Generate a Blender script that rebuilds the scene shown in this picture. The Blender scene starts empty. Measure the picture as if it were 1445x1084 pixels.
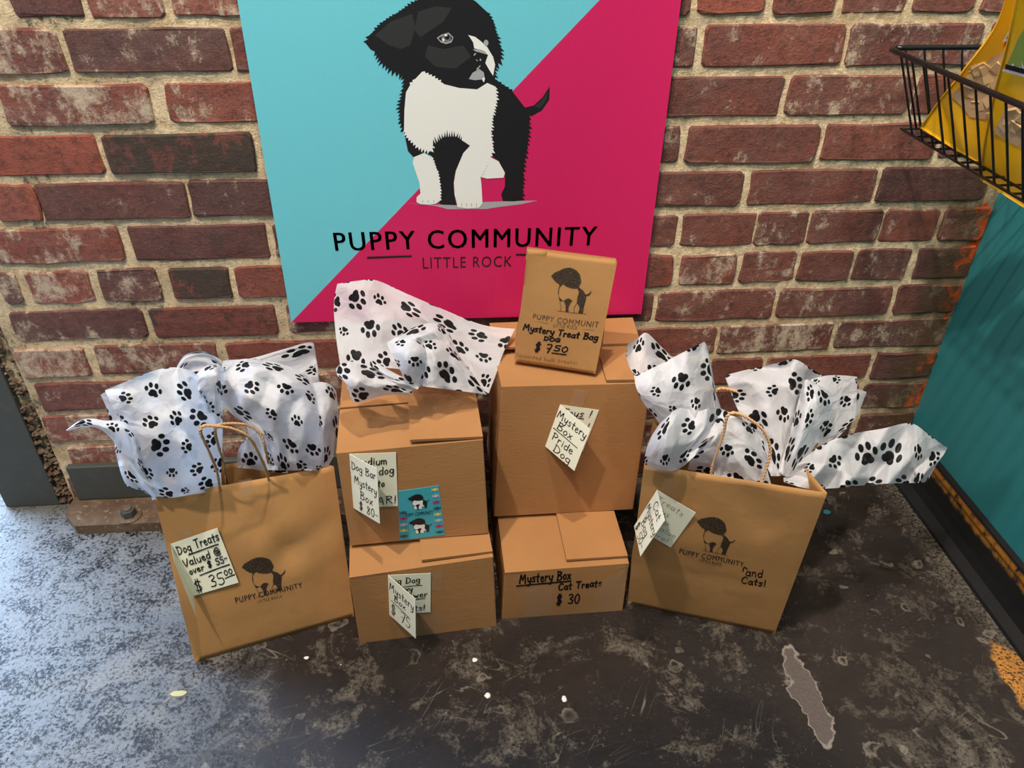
import bpy, bmesh, math, random
from mathutils import Vector, Matrix, noise
from mathutils.geometry import tessellate_polygon
random.seed(7)
C = bpy.context.scene.collection
sc = bpy.context.scene
PI = math.pi

# ------------------------------------------------------------------ camera
F, PITCH, YAW, ROLL = 1087.0, math.radians(34.4), math.radians(-4.78), math.radians(.54)
CAM = Vector((0, -1.15, 1.03))
def _dir(a, b):
    a, b = a*math.cos(ROLL)-b*math.sin(ROLL), a*math.sin(ROLL)+b*math.cos(ROLL)
    v = Vector((a, math.cos(PITCH)+b*math.sin(PITCH), -math.sin(PITCH)+b*math.cos(PITCH)))
    return Matrix.Rotation(YAW, 3, 'Z') @ v
_f = _dir(0, 0); _r = (_dir(1, 0)-_f); _u = (_dir(0, 1)-_f)
def at(u, v, ax='y', c=0.0):
    "the real point on the plane ax=c that a measured point of the photograph shows"
    r = _dir((u-722.5)/F, (542-v)/F); i = 'xyz'.index(ax)
    return CAM + r*((c-CAM[i])/r[i])
def proj(P):
    d = P-CAM; k = d.dot(_f)
    return 722.5+F*d.dot(_r)/k, 542-F*d.dot(_u)/k
cd = bpy.data.cameras.new('camera'); co = bpy.data.objects.new('camera', cd); C.objects.link(co)
cd.sensor_width = 36; cd.lens = F*36/1445; cd.clip_start = .05
m = Matrix((_r, _u, -_f)).transposed().to_4x4(); m.translation = CAM
co.matrix_world = m; sc.camera = co

# ------------------------------------------------------------------ world, lights, exposure
w = bpy.data.worlds.new('world'); sc.world = w; w.use_nodes = True
bg = w.node_tree.nodes['Background']; bg.inputs[0].default_value = (.50, .70, 1.0, 1); bg.inputs[1].default_value = 13.0
def lamp(kind, name, loc, energy, color, size=.1, target=None, **k):
    l = bpy.data.lights.new(name, kind); l.energy = energy; l.color = color
    if kind == 'AREA':
        l.shape = 'RECTANGLE'; l.size = size; l.size_y = k.get('sy', size)
        if k.get('portal'): l.cycles.is_portal = True
    else: l.shadow_soft_size = size
    if kind == 'SPOT': l.spot_size = math.radians(k.get('ang', 80)); l.spot_blend = .6
    o = bpy.data.objects.new(name, l); C.objects.link(o); o.location = loc
    if target is not None: o.rotation_euler = (Vector(target)-Vector(loc)).to_track_quat('-Z', 'Y').to_euler()
    return o
WARM = (1.0, .90, .78)
KEY = (-.62, -1.10, 2.72); KEY2 = (.02, -.62, 2.72)
lamp('SPOT', 'spot_lamp', KEY, 150, WARM, .035, (0, -.2, .2), ang=95)
lamp('SPOT', 'spot_lamp', KEY2, 105, WARM, .03, (.15, -.25, .2), ang=95)
POUCH_FILL = (.25, -1.75, 2.72); lamp('SPOT', 'spot_lamp', POUCH_FILL, 75, WARM, .05, (.86, -.32, .62), ang=34)  # added spot without a known fixture, brightens the pouches and teal wall
lamp('AREA', 'ceiling_fill', (-.6, -1.9, 2.80), 22, (1, .93, .84), .9, (-.6, -1.9, 0), sy=.9)  # soft overhead fill, added to lift the room, no panel behind it
lamp('AREA', 'daylight_portal', (-1.95, .3, 1.3), 1, (1, 1, 1), 2.1, (-1.95, -3, 1.3), sy=2.6, portal=True)
sc.view_settings.view_transform = 'Standard'; sc.view_settings.look = 'None'
sc.view_settings.exposure = 0.22; sc.view_settings.gamma = 1; sc.view_settings.use_curve_mapping = False

# ------------------------------------------------------------------ helpers
def tag(o, label=None, cat=None, group=None, kind=None):
    if label: o['label'] = label
    if cat: o['category'] = cat
    if group: o['group'] = group
    if kind: o['kind'] = kind
    return o
def thing(name, loc, label, cat, group=None):
    o = bpy.data.objects.new(name, None); C.objects.link(o); o.location = loc; o.empty_display_size = .02
    return tag(o, label, cat, group)
def mesh(name, vs, fs, mat, parent=None, smooth=False, uv=None, mats=None, mi=None):
    me = bpy.data.meshes.new(name)
    off = parent_origin(parent)
    me.from_pydata([tuple(Vector(v)-off) for v in vs], [], fs); me.update()
    for x in (mats or [mat]): me.materials.append(x)
    if mi:
        for p, i in zip(me.polygons, mi): p.material_index = i
    if smooth: me.polygons.foreach_set('use_smooth', [True]*len(me.polygons))
    if uv:
        l = me.uv_layers.new(name='UVMap')
        for lp in me.loops: l.data[lp.index].uv = uv[lp.vertex_index]
    o = bpy.data.objects.new(name, me); C.objects.link(o)
    if parent: o.parent = parent
    return o
def parent_origin(p):
    v = Vector((0, 0, 0))
    while p: v = v+Vector(p.location); p = p.parent
    return v
def bevel(o, w, seg=2):
    md = o.modifiers.new('b', 'BEVEL'); md.width = w; md.segments = seg; md.limit_method = 'ANGLE'
    return o
HEX = [(0, 3, 2, 1), (4, 5, 6, 7), (0, 1, 5, 4), (1, 2, 6, 5), (2, 3, 7, 6), (3, 0, 4, 7)]
def hexa(name, p8, mat, parent=None, bw=0):
    o = mesh(name, p8, HEX, mat, parent)
    return bevel(o, bw) if bw else o
def box(name, x0, x1, y0, y1, z0, z1, mat, parent=None, bw=0):
    return hexa(name, [(x0,y0,z0),(x1,y0,z0),(x1,y1,z0),(x0,y1,z0),(x0,y0,z1),(x1,y0,z1),(x1,y1,z1),(x0,y1,z1)], mat, parent, bw)
def tube_geo(pts, r, n=8, V=None, Fc=None, cap=True):
    V = [] if V is None else V; Fc = [] if Fc is None else Fc
    pts = [Vector(p) for p in pts]; b0 = len(V); up = None
    for i, p in enumerate(pts):
        t = (pts[min(i+1, len(pts)-1)]-pts[max(i-1, 0)]).normalized()
        if up is None: up = t.orthogonal().normalized()
        up = (up-t*up.dot(t)).normalized(); s = t.cross(up)
        for k in range(n):
            a = 2*PI*k/n; V.append(p+(up*math.cos(a)+s*math.sin(a))*r)
    for i in range(len(pts)-1):
        for k in range(n):
            a = b0+i*n+k; b = b0+i*n+(k+1) % n; Fc.append((a, b, b+n, a+n))
    if cap:
        Fc.append(tuple(range(b0+n-1, b0-1, -1))); e = b0+(len(pts)-1)*n; Fc.append(tuple(range(e, e+n)))
    return V, Fc
def catmull(p, n):
    out = []
    for i in range(len(p)-1):
        a, b, c, d = p[max(i-1, 0)], p[i], p[i+1], p[min(i+2, len(p)-1)]
        for k in range(n):
            t = k/n
            out.append((b*2+(c-a)*t+(a*2-b*5+c*4-d)*t*t+(b*3-a-c*3+d)*t**3)*.5)
    return out+[p[-1]]

# ------------------------------------------------------------------ materials
def S(r, g, b):  # sRGB 0..255 -> linear
    f = lambda c: (c/255/12.92) if c/255 <= .04045 else ((c/255+.055)/1.055)**2.4
    return (f(r), f(g), f(b), 1)
class NT:
    def __init__(s, name):
        s.m = bpy.data.materials.new(name); s.m.use_nodes = True; s.t = s.m.node_tree; s.n = s.t.nodes; s.l = s.t.links
        s.b = s.n['Principled BSDF']
    def N(s, ty, ins=None, **k):
        n = s.n.new(ty)
        for a, v in k.items(): setattr(n, a, v)
        for a, v in (ins or {}).items():
            i = n.inputs[a]
            if isinstance(v, bpy.types.NodeSocket): s.l.new(v, i)
            elif isinstance(v, bpy.types.Node): s.l.new(v.outputs[0], i)
            else: i.default_value = v
        return n
    def math(s, op, a, b=0.0, c=0.0): return s.N('ShaderNodeMath', {0: a, 1: b, 2: c}, operation=op).outputs[0]
    def vm(s, op, a, b=(0, 0, 0)):
        n = s.N('ShaderNodeVectorMath', {0: a, 1: b}, operation=op)
        return n.outputs['Value'] if op in ('LENGTH', 'DOT_PRODUCT') else n.outputs[0]
    def noise(s, scale, detail=4, rough=.55, vec=None, w=None, dist=0):
        ins = {'Scale': scale, 'Detail': detail, 'Roughness': rough, 'Distortion': dist}
        n = s.N('ShaderNodeTexNoise', ins)
        if vec is not None: s.l.new(vec, n.inputs['Vector'])
        if w is not None: n.noise_dimensions = '4D'; s.l.new(w, n.inputs['W']) if isinstance(w, bpy.types.NodeSocket) else setattr(n.inputs['W'], 'default_value', w)
        return n.outputs[0]
    def step(s, x, lo, hi): return s.N('ShaderNodeMapRange', {0: x, 1: lo, 2: hi}, clamp=True).outputs[0]
    def mix(s, f, a, b):
        n = s.n.new('ShaderNodeMix'); n.data_type = 'RGBA'
        for i, v in ((0, f), (6, a), (7, b)):
            if isinstance(v, bpy.types.NodeSocket): s.l.new(v, n.inputs[i])
            else: n.inputs[i].default_value = v
        return n.outputs[2]
    def pos(s): return s.N('ShaderNodeNewGeometry').outputs['Position']
    def attr(s, name, ty='OBJECT'): return s.N('ShaderNodeAttribute', attribute_name=name, attribute_type=ty).outputs['Fac']
    def set(s, **k):
        names = dict(color='Base Color', rough='Roughness', spec='Specular IOR Level', alpha='Alpha', metal='Metallic', coat='Coat Weight', trans='Transmission Weight')
        for a, v in k.items():
            i = s.b.inputs[names[a]]
            if isinstance(v, bpy.types.NodeSocket): s.l.new(v, i)
            else: i.default_value = v
        return s
    def bump(s, h, strength=.5, dist=.002):
        n = s.N('ShaderNodeBump', {'Height': h, 'Strength': strength, 'Distance': dist}); s.l.new(n.outputs[0], s.b.inputs['Normal']); return s
def flat(name, col, rough=.6, **k):
    t = NT(name); t.set(color=col, rough=rough, **k); return t.m

def m_brick():
    t = NT('brick'); p = t.pos(); seed = t.attr('seed'); vec = t.vm('ADD', p, t.N('ShaderNodeCombineXYZ', {0: seed, 1: seed, 2: 0.}).outputs[0])
    n1 = t.noise(14, 5, .6, vec); n2 = t.noise(80, 8, .75, vec); n3 = t.noise(12, 12, .78, vec, dist=.15); n4 = t.noise(300, 4, .7, vec); n5 = t.noise(30, 8, .8, t.vm('MULTIPLY', vec, (1, 1, .6)), dist=.25)
    tone = t.attr('tone'); base = t.mix(t.math('ADD', tone, t.math('MULTIPLY', t.math('SUBTRACT', n1, .5), .8)), S(88, 54, 50), S(162, 84, 64))
    base = t.mix(t.math('MULTIPLY', t.step(n2, .48, .62), .6), base, S(58, 38, 36)); base = t.mix(t.math('MULTIPLY', t.step(n4, .55, .75), .3), base, S(170, 140, 122))
    pale = t.attr('pale')
    haze = t.math('MULTIPLY', t.step(n3, .40, .68), t.math('MULTIPLY', pale, .62)); base = t.mix(haze, base, S(150, 124, 112))
    f = t.math('MULTIPLY', t.step(t.math('ADD', t.math('MULTIPLY', n3, .55), t.math('MULTIPLY', n5, .55)), t.math('SUBTRACT', .70, t.math('MULTIPLY', pale, .19)), t.math('SUBTRACT', .76, t.math('MULTIPLY', pale, .17))), .85)
    f = t.math('MAXIMUM', f, t.math('MULTIPLY', t.math('MULTIPLY', t.step(n5, .60, .66), t.step(n4, .44, .52)), t.math('MULTIPLY', pale, .9)))
    base = t.mix(f, base, S(206, 186, 160))
    soot = t.attr('soot'); f2 = t.math('MULTIPLY', t.step(t.math('ADD', t.math('MULTIPLY', n1, .5), t.math('MULTIPLY', n5, .5)), t.math('SUBTRACT', .74, t.math('MULTIPLY', soot, .30)), t.math('SUBTRACT', .78, t.math('MULTIPLY', soot, .30))), t.math('GREATER_THAN', soot, .01))
    base = t.mix(t.math('MULTIPLY', f2, .85), base, S(58, 56, 46))
    base = paintmask(t, p, base)
    t.set(color=base, rough=t.step(n2, -.2, 1.2), spec=.35)
    return t.bump(t.math('ADD', t.math('ADD', n2, t.math('MULTIPLY', n4, .5)), t.math('MULTIPLY', n3, .8)), .7, .005).m
def paintmask(t, p, base):
    # brown-green and orange overspray of wall paint on the last centimetres beside the teal wall
    x = t.N('ShaderNodeSeparateXYZ', {0: p}).outputs
    nn = t.noise(16, 4, .6, p); n5 = t.noise(42, 4, .6, p)
    g = t.math('MULTIPLY', t.step(t.math('ADD', x[0], t.math('MULTIPLY', t.math('SUBTRACT', nn, .5), .14)), .79, .84), t.step(x[2], .72, .55))
    base = t.mix(t.math('MULTIPLY', g, .7), base, S(74, 60, 34))
    o = t.math('MULTIPLY', t.step(t.math('ADD', x[0], t.math('MULTIPLY', t.math('SUBTRACT', n5, .5), .12)), .865, .885), t.step(x[2], .72, .6))
    o = t.math('MULTIPLY', o, t.step(t.noise(11, 3, .6, p), .50, .54))
    return t.mix(o, base, S(178, 78, 26))
def m_mortar():
    t = NT('mortar'); p = t.pos(); n1 = t.noise(10, 5, .6, p); n2 = t.noise(120, 6, .75, p); n3 = t.noise(420, 3, .7, p); n4 = t.noise(7, 4, .6, p)
    c = t.mix(t.step(n2, .32, .62), S(186, 158, 120), S(246, 224, 186)); c = t.mix(t.math('MULTIPLY', t.step(n1, .5, .75), .7), c, S(176, 142, 98))
    x = t.N('ShaderNodeSeparateXYZ', {0: p}).outputs
    # black mould specks on the left half of the wall
    s = t.math('MULTIPLY', t.step(t.math('ADD', t.math('MULTIPLY', n2, .6), t.math('MULTIPLY', n4, .55)), .60, .70), t.step(x[0], .05, -.3))
    c = t.mix(t.math('MULTIPLY', s, .85), c, S(58, 54, 42)); c = paintmask(t, p, c)
    t.set(color=c, rough=.95, spec=.2); return t.bump(t.math('ADD', n2, t.math('MULTIPLY', n3, .8)), 0.7, .005).m
def m_floor():
    t = NT('floor'); p = t.pos(); x = t.N('ShaderNodeSeparateXYZ', {0: p}).outputs
    n1 = t.noise(2.6, 7, .65, p, dist=.5); n2 = t.noise(22, 12, .80, p, dist=.6); n3 = t.noise(190, 6, .75, p); n4 = t.noise(6, 10, .75, p, dist=1.0); n5 = t.noise(70, 6, .7, p)
    c = t.mix(t.step(n1, .38, .62), S(26, 20, 17), S(50, 39, 32)); c = t.mix(t.math('MULTIPLY', t.step(n5, .45, .7), .5), c, S(26, 21, 19))
    sp = t.math('MULTIPLY', t.step(t.math('ADD', t.math('MULTIPLY', n4, .6), t.math('MULTIPLY', n2, .45)), .545, .63), t.step(n3, .40, .54))
    c = t.mix(t.math('MULTIPLY', sp, .7), c, S(138, 126, 110))
    fine = t.math('MULTIPLY', t.step(n3, .60, .66), t.step(n2, .47, .56)); c = t.mix(t.math('MULTIPLY', fine, .7), c, S(160, 150, 134))
    wob = t.N('ShaderNodeVectorMath', {0: t.vm('SUBTRACT', t.N('ShaderNodeTexNoise', {'Scale': 30.0, 'Detail': 6.0, 'Vector': p}).outputs[1], (.5, .5, .5)), 1: (.05, .05, 0)}, operation='MULTIPLY').outputs[0]
    v = t.N('ShaderNodeTexVoronoi', {'Scale': 22.0, 'Randomness': 1.0, 'Vector': t.vm('ADD', p, wob)})
    chip = t.math('MULTIPLY', t.math('MULTIPLY', t.step(v.outputs[0], .22, .18), t.step(v.outputs[0], .08, .16)), t.step(n1, .46, .55)); c = t.mix(t.math('MULTIPLY', chip, .6), c, S(160, 148, 132))
    for i, (ang, sc_, th) in enumerate(((.5, 26, .012), (2.1, 19, .010), (1.2, 34, .008))):
        rot = t.N('ShaderNodeVectorRotate', {'Vector': p, 'Angle': ang}, rotation_type='Z_AXIS').outputs[0]
        st = t.vm('MULTIPLY', rot, (1, .12, 1)); wv = t.noise(sc_, 2, .5, st); on = t.noise(6, 2, .5, rot)
        ln = t.math('MULTIPLY', t.step(t.math('ABSOLUTE', t.math('SUBTRACT', wv, .5)), th*.4, 0.0), t.step(on, .58, .66)); c = t.mix(t.math('MULTIPLY', ln, .6), c, S(150, 140, 126))
    # daylight glare towards the left, painted into the colour as pale speckles
    la = t.step(t.math('ADD', x[0], t.math('MULTIPLY', t.math('SUBTRACT', n1, .5), .6)), -.28, -.85)
    lft = t.math('MULTIPLY', la, t.step(t.math('ADD', t.math('MULTIPLY', n3, .55), t.math('MULTIPLY', n2, .5)), .48, .535))
    c = t.mix(t.math('MULTIPLY', lft, .9), c, S(176, 180, 184))
    # rough rubble-grey strip along the foot of the wall
    fw = t.math('MULTIPLY', t.step(t.math('ADD', x[1], t.math('MULTIPLY', n2, .06)), -.02, .03), .7); c = t.mix(fw, c, S(120, 110, 94))
    rg = t.math('MULTIPLY', t.step(t.math('ADD', x[0], t.math('MULTIPLY', n2, .10)), .86, .90), t.step(n3, .44, .54)); c = t.mix(t.math('MULTIPLY', rg, .6), c, S(130, 122, 108))
    # orange paint smear by the baseboard
    d = t.vm('LENGTH', t.vm('MULTIPLY', t.vm('ADD', t.vm('SUBTRACT', p, (.835, -.50, 0)), wob), (34, 12, 1)))
    o = t.math('MULTIPLY', t.step(d, 1.0, .8), t.step(n3, .44, .50)); c = t.mix(o, c, S(206, 140, 60))
    # dull grey patch where the coating came off
    d2 = t.vm('LENGTH', t.vm('MULTIPLY', t.vm('ADD', t.vm('SUBTRACT', p, (.502, -.497, 0)), wob), (46, 13, 0)))
    ed = t.math('MULTIPLY', t.step(d2, 1.12, 1.06), 1.0); c = t.mix(ed, c, S(150, 138, 126)); c = t.mix(t.step(d2, 1.03, .98), c, S(98, 86, 80))
    t.set(color=c, rough=t.math('ADD', .24, t.math('MULTIPLY', t.math('ADD', sp, t.math('MULTIPLY', lft, .8)), .28)), spec=t.math('ADD', .28, t.math('MULTIPLY', lft, .5)))
    return t.bump(t.math('ADD', t.math('ADD', n2, t.math('MULTIPLY', n3, .9)), t.math('MULTIPLY', n5, t.math('ADD', .5, t.math('MULTIPLY', la, 1.2)))), t.math('ADD', .5, t.math('MULTIPLY', la, .5)), .009).m
def m_card():
    t = NT('cardboard'); p = t.pos(); n = t.noise(9, 3, .5, p); n2 = t.noise(300, 2, .5, t.vm('MULTIPLY', p, (.5, .5, 1)))
    c = t.mix(n, S(160, 112, 68), S(180, 130, 82)); t.set(color=c, rough=.72, spec=.25); n3 = t.noise(45, 5, .7, p); return t.bump(t.math('ADD', n2, t.math('MULTIPLY', n3, .8)), .25, .0015).m
def m_kraft():
    t = NT('kraft_paper'); p = t.pos(); n = t.noise(6, 3, .5, p); n2 = t.noise(60, 5, .6, p); n3 = t.noise(500, 2, .5, p)
    c = t.mix(n, S(168, 122, 74), S(186, 138, 86)); c = t.mix(t.math('MULTIPLY', t.step(n2, .5, .8), .25), c, S(150, 104, 58))
    t.set(color=c, rough=.75, spec=.2); return t.bump(t.math('ADD', t.noise(22, 3, .5, p), t.math('MULTIPLY', n3, .1)), .25, .006).m
def m_tissue():
    t = NT('pawprint_tissue'); uv = t.N('ShaderNodeTexCoord').outputs['UV']
    P = t.vm('MULTIPLY', uv, (1/.045, 1/.045, 0)); sy = t.N('ShaderNodeSeparateXYZ', {0: P}).outputs
    off = t.math('MULTIPLY', t.math('FLOOR', sy[1]), .37)
    P = t.N('ShaderNodeCombineXYZ', {0: t.math('ADD', sy[0], off), 1: sy[1]}).outputs[0]
    cell = t.vm('FLOOR', P); fr = t.vm('SUBTRACT', t.vm('FRACTION', P), (.5, .5, 0))
    wn = t.N('ShaderNodeTexWhiteNoise', {'Vector': cell}, noise_dimensions='2D'); wc = wn.outputs['Color']
    fr = t.vm('SUBTRACT', fr, t.vm('MULTIPLY', t.vm('SUBTRACT', wc, (.5, .5, .5)), (.22, .22, 0)))
    fr = t.N('ShaderNodeVectorRotate', {'Vector': fr, 'Angle': t.math('MULTIPLY', wn.outputs['Value'], 6.283)}, rotation_type='Z_AXIS').outputs[0]
    size = t.math('ADD', .58, t.math('MULTIPLY', t.N('ShaderNodeSeparateXYZ', {0: wc}).outputs[2], .62))
    fr = t.N('ShaderNodeVectorMath', {0: fr, 3: t.math('DIVIDE', 1.0, size)}, operation='SCALE').outputs[0]
    best = None
    for cx, cy, rx, ry in ((0, -.08, .15, .13), (-.085, -.16, .11, .095), (.085, -.16, .11, .095), (-.27, .03, .075, .105), (-.11, .20, .08, .115), (.11, .20, .08, .115), (.27, .03, .075, .105)):
        d = t.vm('LENGTH', t.vm('MULTIPLY', t.vm('SUBTRACT', fr, (cx, cy, 0)), (1/rx, 1/ry, 0)))
        best = d if best is None else t.math('MINIMUM', best, d)
    ink = t.step(best, 1.04, .96)
    col = t.mix(ink, S(232, 232, 236), S(24, 23, 24))
    t.set(color=col, rough=.55, spec=.25)
    tr = t.N('ShaderNodeBsdfTranslucent', {'Color': col}); tp = t.N('ShaderNodeBsdfTransparent')
    m1 = t.N('ShaderNodeMixShader', {0: .30, 1: t.b.outputs[0], 2: tr.outputs[0]}); m2 = t.N('ShaderNodeMixShader', {0: t.math('MULTIPLY', t.math('SUBTRACT', 1.0, ink), .20), 1: m1.outputs[0], 2: tp.outputs[0]})
    t.l.new(m2.outputs[0], t.n['Material Output'].inputs[0])
    uvw = t.vm('ADD', uv, t.N('ShaderNodeVectorMath', {0: t.N('ShaderNodeTexNoise', {'Scale': 20.0, 'Vector': uv}).outputs[1], 1: (.02, .02, 0)}, operation='MULTIPLY').outputs[0])
    ve = t.N('ShaderNodeTexVoronoi', {'Scale': 26.0, 'Vector': uvw}, feature='DISTANCE_TO_EDGE').outputs[0]; v2 = t.N('ShaderNodeTexVoronoi', {'Scale': 60.0, 'Vector': uvw}, feature='DISTANCE_TO_EDGE').outputs[0]
    return t.bump(t.math('ADD', t.math('MINIMUM', ve, .28), t.math('MULTIPLY', t.math('MINIMUM', v2, .2), .3)), .6, .009).m
def m_plastic(name, col):
    t = NT(name); x = t.N('ShaderNodeSeparateXYZ', {0: t.pos()}).outputs[0]
    f = t.math('SINE', t.math('MULTIPLY', x, 1500.0)); t.set(color=col, rough=.42, spec=.35); return t.bump(f, .06, .0006).m
def m_teal():
    t = NT('teal_paint'); p = t.pos(); n = t.noise(30, 4, .6, p); n2 = t.noise(5, 3, .5, p)
    t.set(color=t.mix(n2, S(40, 118, 124), S(50, 130, 134)), rough=.42, spec=.5); return t.bump(n, .04, .002).m
def m_steel():
    t = NT('painted_steel'); p = t.pos(); n = t.noise(40, 5, .6, p); n2 = t.noise(140, 4, .6, p)
    c = t.mix(t.step(n, .55, .75), S(70, 72, 68), S(88, 82, 72)); t.set(color=c, rough=.6, spec=.4); return t.bump(t.math('ADD', n, t.math('MULTIPLY', n2, .5)), .35, .003).m
def m_rust():
    t = NT('grimy_steel'); p = t.pos(); n = t.noise(18, 5, .6, p); n2 = t.noise(110, 5, .7, p)
    c = t.mix(t.step(n, .35, .65), S(112, 94, 74), S(86, 62, 46)); c = t.mix(t.step(n2, .56, .7), c, S(150, 134, 112)); t.set(color=c, rough=.7, spec=.4); return t.bump(n2, .5, .004).m
def m_base():
    t = NT('black_baseboard'); p = t.pos(); z = t.N('ShaderNodeSeparateXYZ', {0: p}).outputs[2]; n = t.noise(45, 5, .7, p); n2 = t.noise(7, 2, .5, p)
    o = t.math('MULTIPLY', t.step(t.math('ADD', z, t.math('MULTIPLY', t.math('SUBTRACT', n, .5), .03)), .066, .078), t.step(n, .36, .5)); o = t.math('MULTIPLY', o, t.step(z, .092, .088))
    t.set(color=t.mix(o, S(26, 28, 30), S(150, 100, 38)), rough=.35, spec=.5); return t.bump(n, .2, .003).m
def m_stamp():
    t = NT('stamp_ink'); n = t.noise(900, 3, .7, t.pos()); t.set(color=S(46, 36, 28), rough=.7, alpha=t.step(n, .36, .50)); return t.m
M = dict(brick=m_brick(), mortar=m_mortar(), floor=m_floor(), card=m_card(), kraft=m_kraft(), tissue=m_tissue(), cyan=m_plastic('cyan_print', S(110, 200, 212)),
         pink=m_plastic('magenta_print', S(208, 34, 94)), coro=flat('white_corrugated_plastic', S(225, 225, 225), .45), black=flat('black_print', S(28, 26, 27), .4),
         dgrey=flat('charcoal_print', S(46, 46, 45), .45), grey=flat('grey_print', S(168, 166, 168), .45), offwhite=flat('off_white_print', S(236, 234, 226), .45), mgrey=flat('mid_grey_print', S(120, 118, 122), .45),
         teal=m_teal(), steel=m_steel(), rust=m_rust(), base=m_base(), paper=flat('cream_card', S(240, 237, 214), .6), ink=flat('marker_ink', S(18, 17, 20), .35), pencil=flat('pale_pen_ink', S(92, 74, 52), .6),
         stamp=m_stamp(), rope=flat('twisted_paper_cord', S(206, 158, 108), .8), wire=flat('black_wire', S(16, 14, 15), .35), white=flat('white_paint', S(232, 228, 218), .6),
         plaster=flat('ceiling_paint', S(120, 116, 110), .8), wallp=flat('wall_paint', S(128, 122, 114), .8), edge=flat('cardboard_edge', S(150, 104, 64), .8), inner=flat('box_inside', S(120, 80, 48), .85),
         tealcard=flat('teal_sticker', S(64, 166, 180), .45), yel=flat('yellow_candy_print', S(226, 206, 96), .45), pk=flat('crimson_candy_print', S(186, 34, 92), .45), lil=flat('pale_candy_print', S(196, 190, 210), .45), navy=flat('dark_teal_candy_print', S(30, 84, 96), .45),
         ypouch=flat('glossy_yellow_foil', S(255, 190, 24), .28), treat=flat('tan_treat', S(206, 172, 124), .35), treatd=flat('shaded_treats', S(206, 170, 124), .4), red=flat('red_print', S(206, 60, 40), .4), green=flat('green_print', S(140, 160, 70), .4), cut=flat('paper_raw_edge', S(214, 178, 130), .8))
def m_tape():
    t = NT('clear_tape'); t.set(color=S(200, 170, 140), rough=.18, spec=.6, alpha=.22); return t.m
M['tape'] = m_tape()
def m_window():
    t = NT('clear_film'); t.set(color=S(220, 220, 215), rough=.1, spec=.6, alpha=.25); return t.m
M['film'] = m_window()
def m_emit():
    t = NT('lamp_lens'); e = t.N('ShaderNodeEmission', {'Color': (1, .9, .75, 1), 'Strength': 6.0}); t.l.new(e.outputs[0], t.n['Material Output'].inputs[0]); return t.m
M['lens'] = m_emit()

# ------------------------------------------------------------------ room shell
XR, XL, YF, ZC = .893, -3.2, -3.6, 2.86
fl = tag(box('floor', XL-.2, XR+.15, YF-.15, 1.6, -.08, 0, M['floor']), kind='structure')
tag(box('ceiling', XL, XR+.15, YF-.1, .25, ZC, ZC+.08, M['plaster']), kind='structure')
tag(box('wall_right', XR, XR+.1, YF, .22, .10, ZC, M['teal']), kind='structure')
tag(box('wall_left', XL-.12, XL, YF, .25, 0, ZC, M['wallp']), kind='structure')
tag(box('wall_front', XL, XR, YF-.12, YF, 0, ZC, M['wallp']), kind='structure')
# black cove baseboard along the teal wall
prof = [(XR+.1, 0), (XR-.032, 0), (XR-.030, .006), (XR-.016, .018), (XR-.010, .035), (XR-.009, .068), (XR-.007, .074), (XR-.009, .082), (XR-.006, .095), (XR-.001, .101), (XR+.1, .101)]
vs = []; n = len(prof)
for y in (.2, YF): vs += [(a, y, b) for a, b in prof]
fs = [(i, (i+1) % n, (i+1) % n+n, i+n) for i in range(n)]+[tuple(range(n-1, -1, -1)), tuple(range(n, 2*n))]
tag(mesh('baseboard_right', vs, fs, M['base'], smooth=False), kind='structure')

# brick wall: mortar bed with real relief, bricks as parts
BX0 = -.742
wall = thing('wall_back', (0, 0, 0), None, None); wall['kind'] = 'structure'
nx, nz = 330, 190; vs = []; fs = []
for j in range(nz+1):
    for i in range(nx+1):
        x = BX0+(XR-BX0)*i/nx; z = 1.5*j/nz
        d = noise.noise(Vector((x*38, z*38, 3)))*.0026+noise.noise(Vector((x*120, z*120, 9)))*.0016+noise.noise(Vector((x*9, z*9, 1)))*.001
        vs.append((x, .0016-d, z))
for j in range(nz):
    for i in range(nx):
        a = j*(nx+1)+i; fs.append((a, a+1, a+nx+2, a+nx+1))
mo = tag(mesh('mortar', vs, fs, M['mortar'], wall, smooth=True), kind='stuff')
box('backing', BX0-.05, XR+.02, .012, .22, 0, ZC, M['mortar'], wall)
# courses: k=0 top at z .838, pitch .07
PITCHZ, Z0 = .07, .838
LEFT = {-1: [(11,110),(120,227),(240,345)], 0: [(-40,88),(97,324),(330,480)], 1: [(4,214),(236,430)], 2: [(-30,142),(151,360)], 3: [(-10,55),(57,264),(269,450)], 4: [(-10,172),(186,378)],
        5: [(0,28),(41,129),(142,225),(242,325),(334,470)], 6: [(18,205),(215,390),(406,560)], 7: [(8,124),(137,308),(322,478),(490,590)], 8: [(25,47),(55,200),(212,300),(310,335),(345,490)], 9: [(50,240),(252,400),(412,560)], 10: [(100,250),(262,420),(432,560)]}
RIGHT = {-1: [(870,977),(985,1081),(1096,1181),(1194,1283),(1292,1381),(1392,1520)], 0: [(860,981),(992,1190),(1196,1381),(1392,1530)], 1: [(930,1102),(1111,1285),(1292,1400),(1410,1505)], 2: [(850,958),(968,1155),(1162,1320),(1330,1480)],
         3: [(890,1047),(1057,1234),(1241,1394),(1402,1450)], 4: [(850,955),(962,1064),(1067,1138),(1143,1241),(1245,1321),(1328,1404)], 5: [(860,949),(960,1038),(1045,1122),(1128,1200),(1207,1281),(1292,1378)],
         6: [(780,921),(927,1092),(1098,1256),(1264,1368)], 7: [(895,1009),(1015,1173),(1180,1342)], 8: [(870,995),(1002,1073),(1080,1226),(1232,1330)], 9: [(900,1050),(1060,1208),(1216,1310)], 10: [(950,1100),(1110,1200),(1210,1300)]}
LSLOPE = {}
bricks = []
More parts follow.
